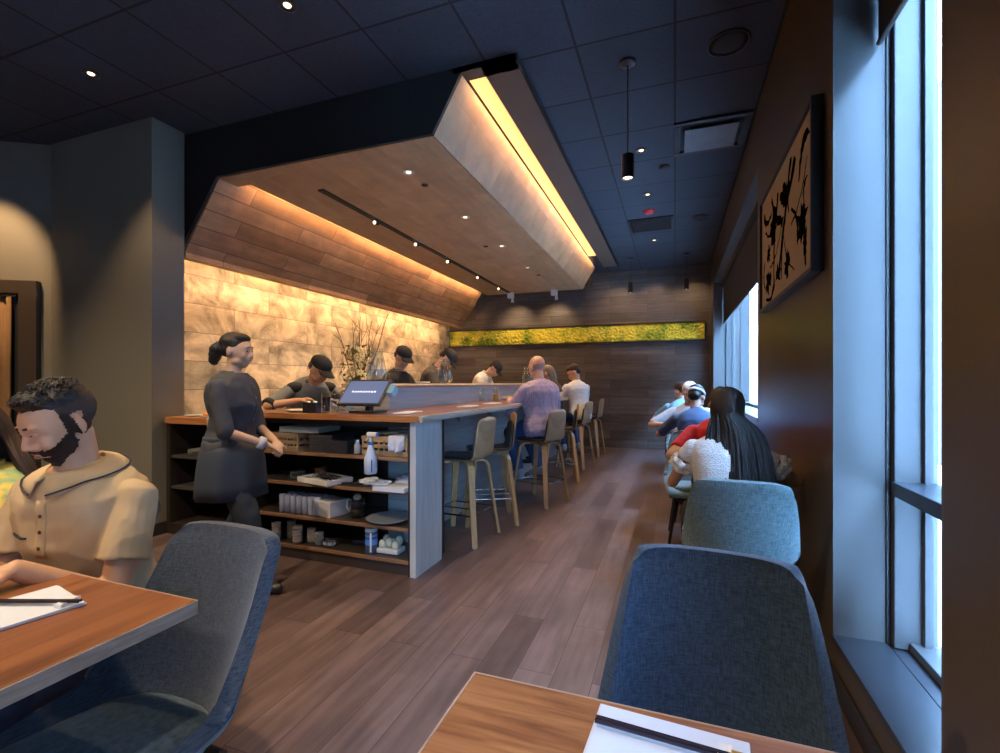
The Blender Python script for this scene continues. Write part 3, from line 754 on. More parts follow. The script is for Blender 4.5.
# second shelf
t = None
for i in range(4):
    b = bmesh.new(); z = .556+.013*i; lathe(b, [(.032, z), (.052, z+.008), (.055, z+.012), (.05, z+.0125), (.03, z+.004)], (-2.665, 2.87, 0), 22)
    tag(obj('stacked_bowl', b, plain('sage glazed ceramic', (.20, .27, .23), .3), smooth=True), 'small sage green dish in the stack on the second shelf', 'dish', 'stacked sage dishes')
t = thing('wooden_jar', 'small reddish wooden lidded pot on the second shelf', 'pot', (-2.53, 2.97, .555))
b = bmesh.new(); lathe(b, [(.045, 0), (.05, .01), (.05, .055), (.047, .06)], seg=22); obj('body', b, wood('red cedar', [(.25, .09, .04), (.42, .17, .08)], 2, 0, 6, 60), t, smooth=True)
b = bmesh.new(); lathe(b, [(.052, .06), (.052, .075), (.015, .08)], seg=22); obj('lid', b, MATS['red cedar'], t, smooth=True)
t = thing('white_tray', 'white rectangular tray of cutlery jutting from the second shelf', 'tray', (-2.38, 2.83, .556), rad(-14))
b = bmesh.new(); box(b, (0, 0, .005), (.34, .22, .008), None, .002)
for s_ in (-1, 1): box(b, (0, s_*.107, .02), (.34, .008, .036), None, .002); box(b, (s_*.167, 0, .02), (.008, .21, .036), None, .002)
obj('tray_body', b, WHITE, t)
b = bmesh.new(); rr = random.Random(3)
for i in range(12): 
    x, y, a = rr.uniform(-.1, .1), rr.uniform(-.05, .06), rr.uniform(-.5, .9); box(b, (x, y, .02+.002*i), (.13, .012, .004), (0, .05, a), .001)
obj('cutlery', b, plain('black plastic', (.015, .015, .018), .35), t)
for i, (x, y, a, lab) in enumerate(((-2.13, 2.82, .3, 'black handled tongs lying left of the crumpled cloths'), (-2.09, 2.90, -.4, 'black spatula lying behind the tongs on the second shelf'))):
    b = bmesh.new(); box(b, (0, 0, .008), (.16, .02, .012), (0, 0, a), .003); box(b, (math.cos(a)*.1, math.sin(a)*.1, .008), (.06, .035, .006), (0, 0, a), .002)
    o = obj('kitchen_tool', b, MATS['black plastic']); o.location = (x, y, .556); tag(o, lab, 'utensil')
t = None
b = bmesh.new(); n0 = [(-.12, -.10), (.12, -.10), (.12, .02), (0.0, .12)]
prism(b, n0, 0, .025); o = obj('folded_menu', b, plain('pale blue card', (.62, .68, .78), .5)); o.location = (-1.765, 2.80, .557); tag(o, 'white folded paper wedge jutting out at the right of the second shelf', 'paper')
# third shelf: row of clear glasses, white box, jug, big plate
rr = random.Random(8); k = 0
for j in range(7):
    for i in range(2):
        x = -2.74+.053*j; y = 2.80+.08*i
        t2 = bmesh.new(); lathe(t2, [(.018, 0), (.022, .003), (.025, .13), (.0235, .13), (.02, .006)], (x, y, .3155), 18, cap1=True)
        rows_ = 'front' if i == 0 else 'back'
        tag(obj('drinking_glass', t2, plain('frosted tumbler', (.42, .47, .62), .2), smooth=True), 'pale bluish tumbler in the row left of the white box, third shelf', 'glass', 'bluish tumblers on the third shelf')
t = thing('white_box', 'white cardboard box on the third shelf in front of tumblers', 'box', (-2.39, 2.87, .316), rad(-12))
b = bmesh.new(); box(b, (0, 0, .05), (.26, .17, .10), None, .003); obj('box_body', b, WHITE, t)
b = bmesh.new(); box(b, (0, 0, .104), (.264, .174, .012), None, .003); obj('lid', b, plain('white card', (.8, .82, .85), .55), t)
t = thing('glass_jug', 'clear glass jug with dark contents on the third shelf', 'jug', (-2.13, 2.87, .3155))
b = bmesh.new(); lathe(b, [(.045, 0), (.055, .01), (.056, .11), (.052, .13), (.05, .125), (.05, .012)], seg=24); obj('jug_body', b, M_clear, t, smooth=True)
b = bmesh.new(); lathe(b, [(.046, .005), (.049, .05), (.01, .06)], seg=20); obj('contents', b, plain('dark tea', (.04, .025, .015), .3), t, smooth=True)
b = bmesh.new(); tube(b, [(-.055, 0, .115), (-.085, 0, .11), (-.09, 0, .06), (-.057, 0, .03)], .007, 8); obj('handle', b, CREAM, t, smooth=True)
b = bmesh.new(); lathe(b, [(.022, .125), (.03, .14), (.02, .16), (.008, .165)], seg=16); obj('stopper', b, plain('pale cork', (.5, .46, .36), .6), t, smooth=True)
b = bmesh.new(); lathe(b, [(.07, 0), (.11, .006), (.150, .022), (.154, .026), (.148, .026), (.105, .011), (.01, .008)], seg=40)
o = obj('serving_plate', b, plain('grey stoneware', (.26, .30, .34), .3), smooth=True); o.location = (-1.865, 2.86, .316); tag(o, 'wide grey stoneware plate on the third shelf', 'plate')
# bottom shelf
for i, (x, y, h, r, lab) in enumerate(((-2.80, 2.80, .125, .033, 'tallest cream cup stack at the left of the bottom shelf'), (-2.735, 2.88, .125, .033, 'cream cup stack tucked behind the leftmost stack'), (-2.60, 2.80, .12, .036, 'wide cream cup stack in the middle of the row'),
                         (-2.52, 2.85, .10, .03, 'cream cup stack right of the wide one'), (-2.43, 2.83, .08, .032, 'shortest cream cup stack, beside the metal holder'))):
    t = thing('cup_stack', lab, 'cups', (x, y, .1005)); n = int(h/.02)
    for q in range(n):
        b = bmesh.new(); z = q*h/n; lathe(b, [(r*.82, z), (r, z+h/n*.9), (r*1.03, z+h/n), (r*.96, z+h/n), (r*.8, z+h/n*.3)], seg=20); obj('cup', b, CREAM, t, smooth=True)
t = thing('wire_holder', 'small chrome wire holder on the bottom shelf beside the cups', 'holder', (-2.33, 2.82, .1005))
b = bmesh.new()
for z in (.01, .04): tube(b, [(-.05, -.03, z), (.05, -.03, z), (.05, .03, z), (-.05, .03, z), (-.05, -.03, z)], .003, 6)
for x in (-.05, 0, .05):
    for y in (-.03, .03): tube(b, [(x, y, 0), (x, y, .045)], .003, 6)
obj('wires', b, plain('chrome', (.6, .6, .62), .2, metal=1), t)
b = bmesh.new(); box(b, (0, 0, .022), (.08, .045, .03), (0, 0, .2), .006); obj('sachets', b, plain('pale sachets', (.5, .52, .55), .5, .4, 40), t)
b = bmesh.new(); box(b, (0, 0, .012), (.14, .05, .022), (0, 0, .25), .008); box(b, (.08, .02, .016), (.04, .04, .012), (0, 0, .5), .004)
o = obj('stapler', b, plain('slate plastic', (.05, .06, .09), .3)); o.location = (-2.14, 2.95, .1005); tag(o, 'dark slate gadget lying in the middle of the bottom shelf', 'gadget')
t = thing('wipes_canister', 'blue and white wipes canister at the front of the bottom shelf', 'canister', (-1.97, 2.81, .1005))
b = bmesh.new(); lathe(b, [(.04, 0), (.042, .004), (.042, .15)], seg=28); obj('canister', b, plain('navy label', (.06, .09, .16), .35), t, smooth=False, angle=40)
b = bmesh.new(); lathe(b, [(.0425, .06), (.0425, .10)], seg=28, cap0=False, cap1=False); lathe(b, [(.0425, .115), (.0425, .13)], seg=28, cap0=False, cap1=False); obj('label', b, plain('bright blue label', (.10, .28, .75), .35), t, smooth=True)
b = bmesh.new(); lathe(b, [(.044, .15), (.044, .172), (.036, .178), (.01, .179)], seg=28); obj('lid', b, plain('grey lid', (.42, .44, .46), .4), t, angle=40)
b = bmesh.new(); box(b, (.021, -.038, .08), (.012, .004, .13), (0, 0, .5)); obj('label_text', b, WHITE, t)
t = thing('egg_carton', 'pale carton of round white-green shapes beside the wipes canister', 'carton', (-1.845, 2.86, .1005))
b = bmesh.new(); box(b, (0, 0, .02), (.17, .11, .036), None, .01); obj('carton', b, plain('pale carton', (.66, .68, .66), .6), t)
for i in range(3):
    for j in range(2):
        b = bmesh.new(); ell(b, (-.052+.052*i, -.024+.048*j, .058+.02*((i+j) % 2)), (.026, .024, .034)); obj('egg', b, plain('pale green white', (.62, .64, .50), .6), t, smooth=True)

# ------------------------------------------------------------------ on the bar
t = thing('pos_tablet', 'black point-of-sale tablet on a stand at the bar corner', 'tablet', (-2.09, 2.90, CT), rad(-2))
b = bmesh.new(); box(b, (0, .04, .008), (.22, .16, .014), None, .004); tube(b, [(0, .05, .01), (0, .07, .10), (0, .03, .14)], .03, 12); obj('stand', b, plain('black plastic', (.015, .015, .018), .35), t)
R = Matrix.Rotation(rad(-40), 3, 'X')
b = bmesh.new(); box(b, (0, 0, .145), (.37, .02, .235), R, .008); h_ = obj('housing', b, plain('black plastic', (.015, .015, .018), .35), t)
b = bmesh.new(); n_ = R @ V((0, -1, 0)); c_ = V((0, 0, .145))+n_*.0105; box(b, c_, (.335, .002, .200), R); obj('screen', b, emis('lit slate blue screen', (.07, .10, .20), .38), t, label='lit slate-blue screen')
b = bmesh.new(); up_ = R @ V((0, 0, 1)); rr = random.Random(5)
for i in range(9):
    cc = c_+n_*.0016+V((-.096+.024*i, 0, 0))
    for (dx, dz, w_, hh) in ((-.005, 0, .003, .013), (.004, 0, .003, .013), (0, [.005, -.005, 0][i % 3], .010, .003)): box(b, cc+V((dx, 0, 0))+up_*dz, (w_, .0008, hh), R)
obj('screen_text', b, emis('white screen text', (.8, .85, .95), .6), t)
b = bmesh.new(); box(b, (.215, .03, .16), (.05, .05, .08), R, .006); obj('card_reader', b, plain('blue grey plastic', (.22, .42, .55), .35), t, label='blue-grey card reader')
def vase(c, h, r, lab, s=1.0):
    """tall hurricane glass: wide belly, narrow neck"""
    t = thing('hurricane_glass', lab, 'glass vase', c, 0, 'hurricane glasses on the raised ledge')
    b = bmesh.new(); lathe(b, [(r*.62, 0), (r*.95, h*.12), (r, h*.28), (r*.86, h*.55), (r*.62, h*.85), (r*.6, h), (r*.57, h), (r*.59, h*.85), (r*.82, h*.55), (r*.95, h*.28), (r*.9, h*.13), (r*.5, .006)], seg=32); obj('glass', b, M_clear, t, smooth=True)
    b = bmesh.new()
    for k in range(5):
        a = k*1.26; tube(b, [(math.cos(a)*r*.3, math.sin(a)*r*.3, .01), (math.cos(a)*r*.75, math.sin(a)*r*.75, h*.3), (math.cos(a+.6)*r*.45, math.sin(a+.6)*r*.45, h*.72)], [r*.12, r*.2, r*.07], 8)
    obj('glass_pieces', b, glassy('crinkled clear film', (.86, .89, .93), 1.0, 2.0) if 'crinkled clear film' not in MATS else MATS['crinkled clear film'], t, smooth=True)
vase((-2.40, 3.50, 1.265), .30, .085, 'tall clear hurricane glass on the ledge just behind the tablet')
vase((-2.40, 4.80, 1.265), .27, .085, 'clear hurricane glass on the ledge in front of a bending chef')
vase((-2.38, 7.90, 1.265), .28, .10, 'clear hurricane glass at the far end of the ledge, beside the bald man')
# flowers
t = thing('flower_arrangement', 'tall arrangement of cream flowers and bare twigs behind the tablet', 'flowers', (-2.98, 4.02, .95))
b = bmesh.new(); lathe(b, [(.05, 0), (.075, .02), (.08, .12), (.05, .2), (.055, .22), (.05, .22), (.045, .2)], seg=24); obj('pot', b, plain('dark glazed pot', (.04, .04, .035), .3), t, smooth=True)
rr = random.Random(12)
b = bmesh.new()
def twig(p, d, L_, r, lvl):
    pts = [V(p)]; q = V(p); dd = V(d)
    for i in range(7):
        dd = (dd+V((rr.uniform(-.16, .16), rr.uniform(-.16, .16), rr.uniform(-.05, .1)))).normalized(); q = q+dd*L_/7; pts.append(q.copy())
    tube(b, pts, [r*(1-.75*i/7) for i in range(8)], 5)
    if lvl:
        for k in (3, 4, 5, 6): twig(pts[k], (dd+V((rr.uniform(-.7, .7), rr.uniform(-.7, .7), .1))).normalized(), L_*.3, r*.5, lvl-1)
for (dx, dy) in ((-.42, 0), (-.30, .1), (-.08, -.1), (.02, .12), (.20, 0), (.32, .1), (.12, -.15)): twig((0, 0, .18), V((dx*.9, dy, 1)).normalized(), rr.uniform(.7, .98), .007, 1)
obj('twigs', b, plain('brown twigs', (.13, .065, .03), .7), t)
b = bmesh.new(); b2 = bmesh.new(); b3 = bmesh.new()
for i in range(260):
    a, z = rr.uniform(0, 2*PI), rr.uniform(.15, .70); r = rr.uniform(.02, .17)*(1.15-abs(z-.42)*1.2)
    c = V((math.cos(a)*r, math.sin(a)*r, z)); R = Euler((rr.uniform(0, 6), rr.uniform(0, 6), 0)).to_matrix()
    L1 = rr.uniform(.02, .04)
    vs_ = [b.verts.new(c+R @ V(q)) for q in ((-L1, 0, 0), (-.2*L1, .32*L1, .1*L1), (L1, 0, 0), (-.2*L1, -.32*L1, .1*L1))]; b.faces.new(vs_)
o = obj('leaves', b, plain('olive leaves', (.12, .14, .03), .6, .4, 30), t); o['kind'] = 'stuff'
M_pet = plain('cream petals', (.92, .78, .42), .6, .15, 30); M_eye_ = plain('dark flower centre', (.06, .035, .02), .7)
for i in range(26):
    a = rr.uniform(PI, 2*PI) if i % 4 else rr.uniform(0, PI); z = rr.uniform(.30, .72); r = rr.uniform(.07, .16)
    c = V((math.cos(a)*r*.95, math.sin(a)*r*.8, z)); nrm = (V((math.cos(a), math.sin(a), .3))).normalized(); x, y, _ = frame(nrm); s_ = rr.uniform(.028, .044)
    bb = bmesh.new()
    for k in range(7):
        aa = 2*PI*k/7; d = x*math.cos(aa)+y*math.sin(aa); e = nrm.cross(d)
        cen = c+d*s_*.55+nrm*.004
        R3 = Matrix((d, e, nrm)).transposed(); ell(bb, cen, (s_*.55, s_*.3, .004), R3, 8, 5)
    f_ = obj('flower', bb, M_pet, t, smooth=True)
    bb = bmesh.new(); ell(bb, c+nrm*.006, (s_*.25, s_*.25, s_*.2), None, 8, 6); obj('flower_centre', bb, M_eye_ if i % 3 == 0 else plain('yellow centre', (.6, .42, .08), .6), f_)

# glasses and clutter at the bar's end
def tumbler(c, r, h, lab, fill=None, fmat=None, grp=None):
    t = thing('drinking_glass', lab, 'glass', c, 0, grp)
    b = bmesh.new(); lathe(b, [(r*.8, 0), (r*.86, .004), (r, h), (r*.94, h), (r*.8, .01)], seg=24); obj('glass', b, M_clear, t, smooth=True)
    if fill: b = bmesh.new(); lathe(b, [(r*.78, .008), (r*.8+.14*r*fill, h*fill), (.002, h*fill+.0005)], seg=22); obj('drink', b, fmat, t, smooth=False, angle=40)
M_cola = plain('dark drink', (.02, .012, .01), .1); M_beer = plain('golden beer', (.55, .33, .05), .15)
tumbler((-2.395, 2.86, CT), .034, .14, 'tall glass of dark drink on the bar by the chef', .8, M_cola)
tumbler((-2.37, 2.78, CT), .030, .055, 'small clear cup on the bar in front of the dark drink')
tumbler((-2.265, 2.80, CT), .030, .055, 'small clear cup on the bar beside the tablet stand')
b = bmesh.new(); 
for (x, lab) in ((-2.50, 'left black condiment caddy on the bar before the chef'), (-2.44, 'right black condiment caddy on the bar before the chef')):
    t = thing('condiment_caddy', lab, 'caddy', (x, 2.80, CT)); b = bmesh.new()
    bx(b, -.027, .027, -.03, .03, 0, .006); 
    for s_ in (-1, 1): bx(b, -.027, .027, s_*.03-.002, s_*.03+.002, 0, .075); bx(b, s_*.027-.002, s_*.027+.002, -.03, .03, 0, .075)
    obj('caddy_body', b, MATS['black plastic'], t); b = bmesh.new(); lathe(b, [(.016, .006), (.018, .07), (.01, .085)], seg=12); obj('bottle', b, plain('steel', (.5, .5, .5), .3, metal=.9), t, smooth=True)
crumple('bag_of_ice', 'crinkled clear plastic bag on the bar between dark drink and tablet', 'plastic bag', (-2.34, 2.96, CT+.001), (.085, .07, .085), glassy('clear plastic bag', (.70, .80, .90), 1.0, 1.9), 13)
b = bmesh.new(); lathe(b, [(.06, 0), (.10, .008), (.11, .016), (.10, .014), (.02, .008)], (-2.64, 2.88, CT), 28); tag(obj('plate', b, plain('white china', (.7, .69, .66), .3), smooth=True), 'white plate on the bar under the leaning chef', 'plate')
for (x, y, a, lab) in ((-1.78, 2.98, .1, 'white folded napkin nearest the tablet on the bar'), (-1.76, 3.98, .05, 'white folded napkin second along the bar'), (-1.77, 4.62, 0, 'white folded napkin third along the bar, before the beer')):
    b = bmesh.new(); box(b, (0, 0, .004), (.13, .22, .006), (0, 0, a), .002); box(b, (.01, .005, .0085), (.11, .2, .004), (0, 0, a+.03), .001)
    o = obj('folded_napkin', b, WHITE); o.location = (x, y, CT+.001); tag(o, lab, 'napkin')
tumbler((-1.98, 5.30, CT), .042, .15, 'pint glass of golden beer on the bar beside the grey bowl', .6, M_beer)
tumbler((-2.08, 5.10, CT), .038, .15, 'empty clear tumbler on the bar left of the beer')
t = thing('grey_bowl', 'round grey tray of condiments on the bar before the bald man', 'bowl', (-1.86, 5.62, CT))
b = bmesh.new(); lathe(b, [(.12, 0), (.15, .01), (.155, .05), (.145, .05), (.138, .014)], seg=32); obj('bowl', b, plain('grey stoneware bowl', (.42, .44, .44), .4), t, smooth=True)
b = bmesh.new(); rr = random.Random(2)
for i in range(14): ell(b, (rr.uniform(-.08, .08), rr.uniform(-.08, .08), .045), (.025, .025, .02))
obj('garnish', b, plain('brown garnish', (.2, .13, .05), .7), t, smooth=True)
b = bmesh.new(); lathe(b, [(.03, .014), (.032, .13), (.012, .16), (.011, .2)], (.03, .03, 0), 16); obj('clear_bottle', b, M_clear, t, smooth=True)
for (y, lab) in ((4.45, 'pale dish on the raised ledge behind the nearer bending chef'), (6.1, 'pale dish on the raised ledge halfway along')):
    b = bmesh.new(); lathe(b, [(.04, 0), (.07, .006), (.075, .02), (.065, .018), (.01, .008)], (-2.48, y, 1.265), 20); tag(obj('ledge_dish', b, CREAM, smooth=True), lab, 'dish')
# side counter clutter
for (x, y, r, lab) in ((-3.86, 2.96, .07, 'pale round plate nearest the column on the lower side counter'), (-3.66, 2.95, .08, 'pale round plate holding the orange slice')):
    b = bmesh.new(); lathe(b, [(r*.6, 0), (r, .008), (r*1.05, .012), (r*.9, .01), (.01, .006)], (x, y, .986), 24); tag(obj('plate', b, plain('white china', (.7, .69, .66), .3), smooth=True), lab, 'plate')
b = bmesh.new(); 
for k in range(5): ell(b, (-3.66+.03*math.cos(k*1.3), 2.95+.03*math.sin(k*1.3), 1.008), (.032, .026, .016))
tag(obj('salmon_slices', remesh(b, .005, 2), plain('orange salmon', (.75, .25, .05), .4), smooth=True), 'orange salmon pieces on a plate on the side counter', 'food')
cloth('side_towel', 'beige towel hanging over the side counter edge behind the waitress', 'towel', (-3.42, 2.80, 1.0), .16, .22, plain('beige towel', (.48, .39, .28), .85, .1, 25), 6)
for z, n_, lab in ((.66, 4, 'grey dish in the stack on the side counter shelf'),):
    for i in range(n_):
        b = bmesh.new(); zz = z+.011*i; lathe(b, [(.08, zz), (.14, zz+.008), (.145, zz+.011), (.13, zz+.01), (.01, zz+.005)], (-3.78, 3.02, 0), 24); tag(obj('stacked_plate', b, plain('grey china', (.28, .28, .27), .3), smooth=True), lab, 'plate', 'stacked grey dishes on the side counter shelf')
t = thing('red_crate', 'reddish wooden box on the side counter shelf', 'box', (-3.50, 2.99, .66)); b = bmesh.new()
for z in (.03, .10, .17): 
    for y in (-.09, .09): box(b, (0, y, z), (.2, .01, .045), None, .002)
    for x in (-.095, .095): box(b, (x, 0, z), (.01, .17, .045), None, .002)
box(b, (0, 0, .005), (.2, .18, .01)); obj('slats', b, MATS['red cedar'], t)

# ------------------------------------------------------------------ dining chairs (moulded upholstered shell)
def shell_chair(name, label, fab, padfab, legm, top_z=.88, wtop=.40, wseat=.50, group=None):
    t = thing(name, label, 'chair', (0, 0, 0), 0, group)
    # centre profile (y, z) from front of the seat to the top of the back
    P = [(.25, .405), (.24, .425), (.18, .43), (.08, .42), (-.03, .405), (-.11, .40), (-.17, .42), (-.205, .47), (-.225, .54), (-.245, .63), (-.268, .73), (-.29, .82), (-.300, top_z-.03), (-.304, top_z)]
    W = [wseat*.44, wseat*.47, wseat*.49, wseat*.5, wseat*.51, wseat*.515, wseat*.52, wseat*.52, wseat*.51, wseat*.49, wtop*.555, wtop*.52, wtop*.495, wtop*.45]
    C = [.005, .02, .04, .075, .11, .14, .155, .15, .13, .095, .065, .042, .028, .024]      # how far the sides wrap inward/up
    def spl(A, k):
        i = min(int(k), len(A)-2); f = k-i
        g = lambda j: A[min(max(j, 0), len(A)-1)]
        a, b_, c, d = g(i-1), g(i), g(i+1), g(i+2)
        return .5*((2*b_)+(c-a)*f+(2*a-5*b_+4*c-d)*f*f+(3*b_-a-3*c+d)*f**3)
    ys = [p[0] for p in P]; zs = [p[1] for p in P]
    NV, NU = 52, 28; g = []
    b = bmesh.new()
    for j in range(NV+1):
        k = (len(P)-1)*j/NV; y, z = spl(ys, k), spl(zs, k); y2, z2 = spl(ys, min(k+.05, 12.999)), spl(zs, min(k+.05, 12.999)); y1, z1 = spl(ys, max(k-.05, 0)), spl(zs, max(k-.05, 0))
        ty, tz = y2-y1, z2-z1; l = math.hypot(ty, tz) or 1; ny, nz = tz/l, -ty/l      # toward the sitter
        w, c = spl(W, k), spl(C, k); row = []
        for i in range(NU+1):
            u = -1+2*i/NU; au = abs(u)
            ang_ = au**2.2
            row.append(b.verts.new((math.copysign(w*(1-(1-au)**1.0)*(1-.10*au**4), u), y+ny*c*ang_, z+nz*c*ang_*(1-min(max((k-7)/3, 0), 1))-.012*au**4*min(max((k-9)/4, 0), 1))))
        g.append(row)
    for j in range(NV):
        for i in range(NU): b.faces.new((g[j][i], g[j][i+1], g[j+1][i+1], g[j+1][i]))
    o = obj('shell', b, fab, t, smooth=True)
    m1 = o.modifiers.new('s', 'SOLIDIFY'); m1.thickness = .036; m1.offset = 0
    m2 = o.modifiers.new('b', 'BEVEL'); m2.width = .015; m2.segments = 4; m2.limit_method = 'ANGLE'; m2.angle_limit = rad(50)
    # seat cushion
    b = bmesh.new(); rings = []
    def outl(s, z):
        out = []
        for i in range(40):
            a = 2*PI*i/40; ca, sa = math.cos(a), math.sin(a)
            x = math.copysign(abs(ca)**.75, ca)*.205*s; y = math.copysign(abs(sa)**(.6 if sa > 0 else .95), sa)*.205*s+.035
            out.append(V((x, y, z+.010*(y-.03)/.2)))
        return out
    for s, z in ((.90, .425), (.98, .432), (1.0, .45), (.985, .465), (.94, .474), (.7, .480), (.3, .482)): rings.append(outl(s, z))
    loft(b, rings); obj('seat_cushion', b, padfab, t, smooth=True)
    b = bmesh.new(); bx(b, -.17, .17, -.15, .19, .362, .385, .004); tube(b, [(-.17, -.1, .372), (-.17, .16, .372)], .01, 6); obj('seat_frame', b, legm, t)
    for sx in (-1, 1):
        for (y0_, y1_) in ((.16, .215), (-.12, -.20)):
            b = bmesh.new(); cap(b, (sx*.15, y0_, .385), .019, (sx*.205, y1_, .008), .011, 12, round0=False, round1=False); tube(b, [(sx*.2045, y1_*1.0, .0), (sx*.205, y1_, .008)], .011, 10); obj('leg', b, legm, t)
    return t
M_fabBlue = fabric('slate blue upholstery', (.010, .024, .052), (.034, .066, .118))
M_fabGrey = fabric('blue grey upholstery', (.022, .036, .058), (.066, .090, .125))
M_fabTeal = fabric('teal upholstery', (.06, .11, .125), (.16, .245, .265), scale=330)
M_legB = plain('black wooden leg', (.012, .011, .012), .35)
ch = shell_chair('dining_chair', 'slate blue upholstered chair tucked in across the right foreground table', M_fabBlue, M_fabBlue, M_legB, .885, .42, .50)
ch.location = (.068, 1.0, 0); ch.rotation_euler = (0, 0, rad(180-4)); ch.scale = (1, 1, .965)
ch2 = shell_chair('dining_chair', 'grey-blue upholstered chair tucked at the left foreground table', M_fabGrey, fabric('seat fabric with painted daylight', (.025, .055, .085), (.085, .15, .21)), M_legB, .885, .42, .50)  # seat pad colour brightened and blued to stand in for window light
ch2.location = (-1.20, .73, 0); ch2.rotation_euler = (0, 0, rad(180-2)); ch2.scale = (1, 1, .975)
ch3 = shell_chair('dining_chair', 'teal upholstered chair seating the woman in white lace', M_fabTeal, M_fabTeal, M_legB, .885, .42, .50)
ch3.location = (.28, 2.56, 0); ch3.rotation_euler = (0, 0, rad(-3)); ch3.scale = (1, 1, .965)
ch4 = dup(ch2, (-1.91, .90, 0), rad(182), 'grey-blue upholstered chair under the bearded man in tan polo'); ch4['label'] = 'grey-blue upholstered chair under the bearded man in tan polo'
far = [((.16, 4.18, 0), 180, 'teal chair of the diner in the red shirt'), ((.20, 4.85, 0), 0, 'teal chair of the diner in navy with a white head band'),
       ((.14, 6.3, 0), 180, 'teal chair of the white-haired diner by the window'), ((.12, 7.15, 0), 0, 'teal chair of the farthest diner by the window')]
for loc, rz, lab in far: dup(ch3, loc, rad(rz), lab)

# ------------------------------------------------------------------ tables
M_tt = wood('orange walnut table top', [(.12, .042, .016), (.23, .086, .032), (.33, .14, .055), (.41, .195, .085)], 0, 1, 3.0, 34, rough=.42, coat=.0, dist=.8)
M_tt2 = wood('brown walnut table top', [(.10, .034, .014), (.19, .068, .026), (.26, .10, .038), (.32, .14, .055)], 1, 0, 1.6, 20, rough=.38, coat=.0, dist=.9)
M_te = wood('pale worn table edge', [(.30, .20, .14), (.44, .32, .24), (.55, .42, .32)], 1, 2, 5, 40, rough=.5)
def table(lab, x0, x1, y0, y1, mat, z=.76, th=.035, ped=None, cat='table'):
    t = thing('dining_table', lab, cat, ((x0+x1)/2, (y0+y1)/2, 0)); w, d = (x1-x0)/2, (y1-y0)/2
    b = bmesh.new(); bx(b, -w+.004, w-.004, -d+.004, d-.004, z-th, z, .003); tp = obj('tabletop', b, mat, t)
    b = bmesh.new(); 
    for q in ((-w, w, -d, -d+.004), (-w, w, d-.004, d), (-w, -w+.004, -d, d), (w-.004, w, -d, d)): bx(b, *q, z-th+.001, z-.0012, .0015)
    obj('edge_band', b, M_te, tp)
    b = bmesh.new(); lathe(b, [(.2, 0), (.2, .012), (.05, .024), (.032, .04), (.032, z-th-.03), (.05, z-th-.02), (.10, z-th-.003)], (0, ped or 0, 0), 24); obj('pedestal', b, M_blackmetal, t, angle=40)
    return t
table('walnut dining table in the left foreground with napkin and chopsticks', -1.68, -1.055, .10, .82, M_tt2, ped=-.22)
table('walnut dining table in the right foreground with napkin and chopsticks', -.335, .30, .08, .785, M_tt, ped=-.15)
table('walnut dining table where the bearded man rests his arms', -2.40, -1.70, .10, .80, M_tt2, ped=-.12)
table('walnut table between the woman in lace and the red shirt', -.01, .60, 3.10, 3.72, M_tt2)
table('walnut table between the navy shirt and white-haired diners', .0, .60, 5.25, 5.85, M_tt2)
table('walnut table of the farthest diner by the window', .0, .60, 7.55, 8.2, M_tt2)

# napkins + chopsticks
M_nap = plain('white napkin cloth', (.62, .70, .84), .75, .03, 30, .1, 300)
def place_setting(c, rz, labn, labc, labr, w=.165, d=.165, ch_len=.2, gold=False, chloc=None, chrot=0, rest=None):
    b = bmesh.new(); box(b, (0, 0, .0025), (w, d, .004), None, .0015); box(b, (.002, -.002, .006), (w-.004, d-.004, .003), (0, 0, .01), .001)
    o = obj('napkin', b, M_nap); o.location = c; o.rotation_euler = (0, 0, rz); tag(o, labn, 'napkin')
    t = thing('chopsticks', labc, 'chopsticks', chloc, chrot)
    for k in (0, 1):
        b = bmesh.new(); tube(b, [(-ch_len/2, -.0035+.0075*k, .0), (ch_len/2, -.0035+.0075*k, .0)], [.0034, .0027], 6); obj('chopstick', b, plain('dark lacquer', (.022, .016, .026), .25), t)
    if gold:
        b = bmesh.new(); box(b, (ch_len/2-.022, .0005, .0), (.016, .018, .009), None, .001); obj('paper_band', b, plain('gold paper', (.62, .36, .07), .3, metal=.7), t)
    t = thing('chopstick_rest', labr, 'chopstick rest', rest[0], rest[1])
    b = bmesh.new(); prism(b, [(-.009, 0), (.009, 0), (.009, .008), (.004, .0065), (-.004, .0065), (-.009, .008)], -.024, .024, 'Y'); obj('block', b, plain('white porcelain', (.8, .82, .86), .12), t)
place_setting((-1.375, .655, .76), rad(-12), 'white napkin on the left foreground table', 'black chopsticks on the napkin of the left foreground table', 'white chopstick rest on the left foreground table',
              .18, .155, .21, False, (-1.365, .66, .7758), rad(20), ((-1.30, .69, .7685), rad(18)))
place_setting((-.012, .675, .76), rad(-4), 'white napkin at the bottom edge on the right foreground table', 'dark chopsticks in a gold band on the right foreground table', 'white chopstick rest on the right foreground table',
              .21, .17, .21, True, (-.005, .705, .7758), rad(-4), ((.062, .700, .7685), rad(-4)))

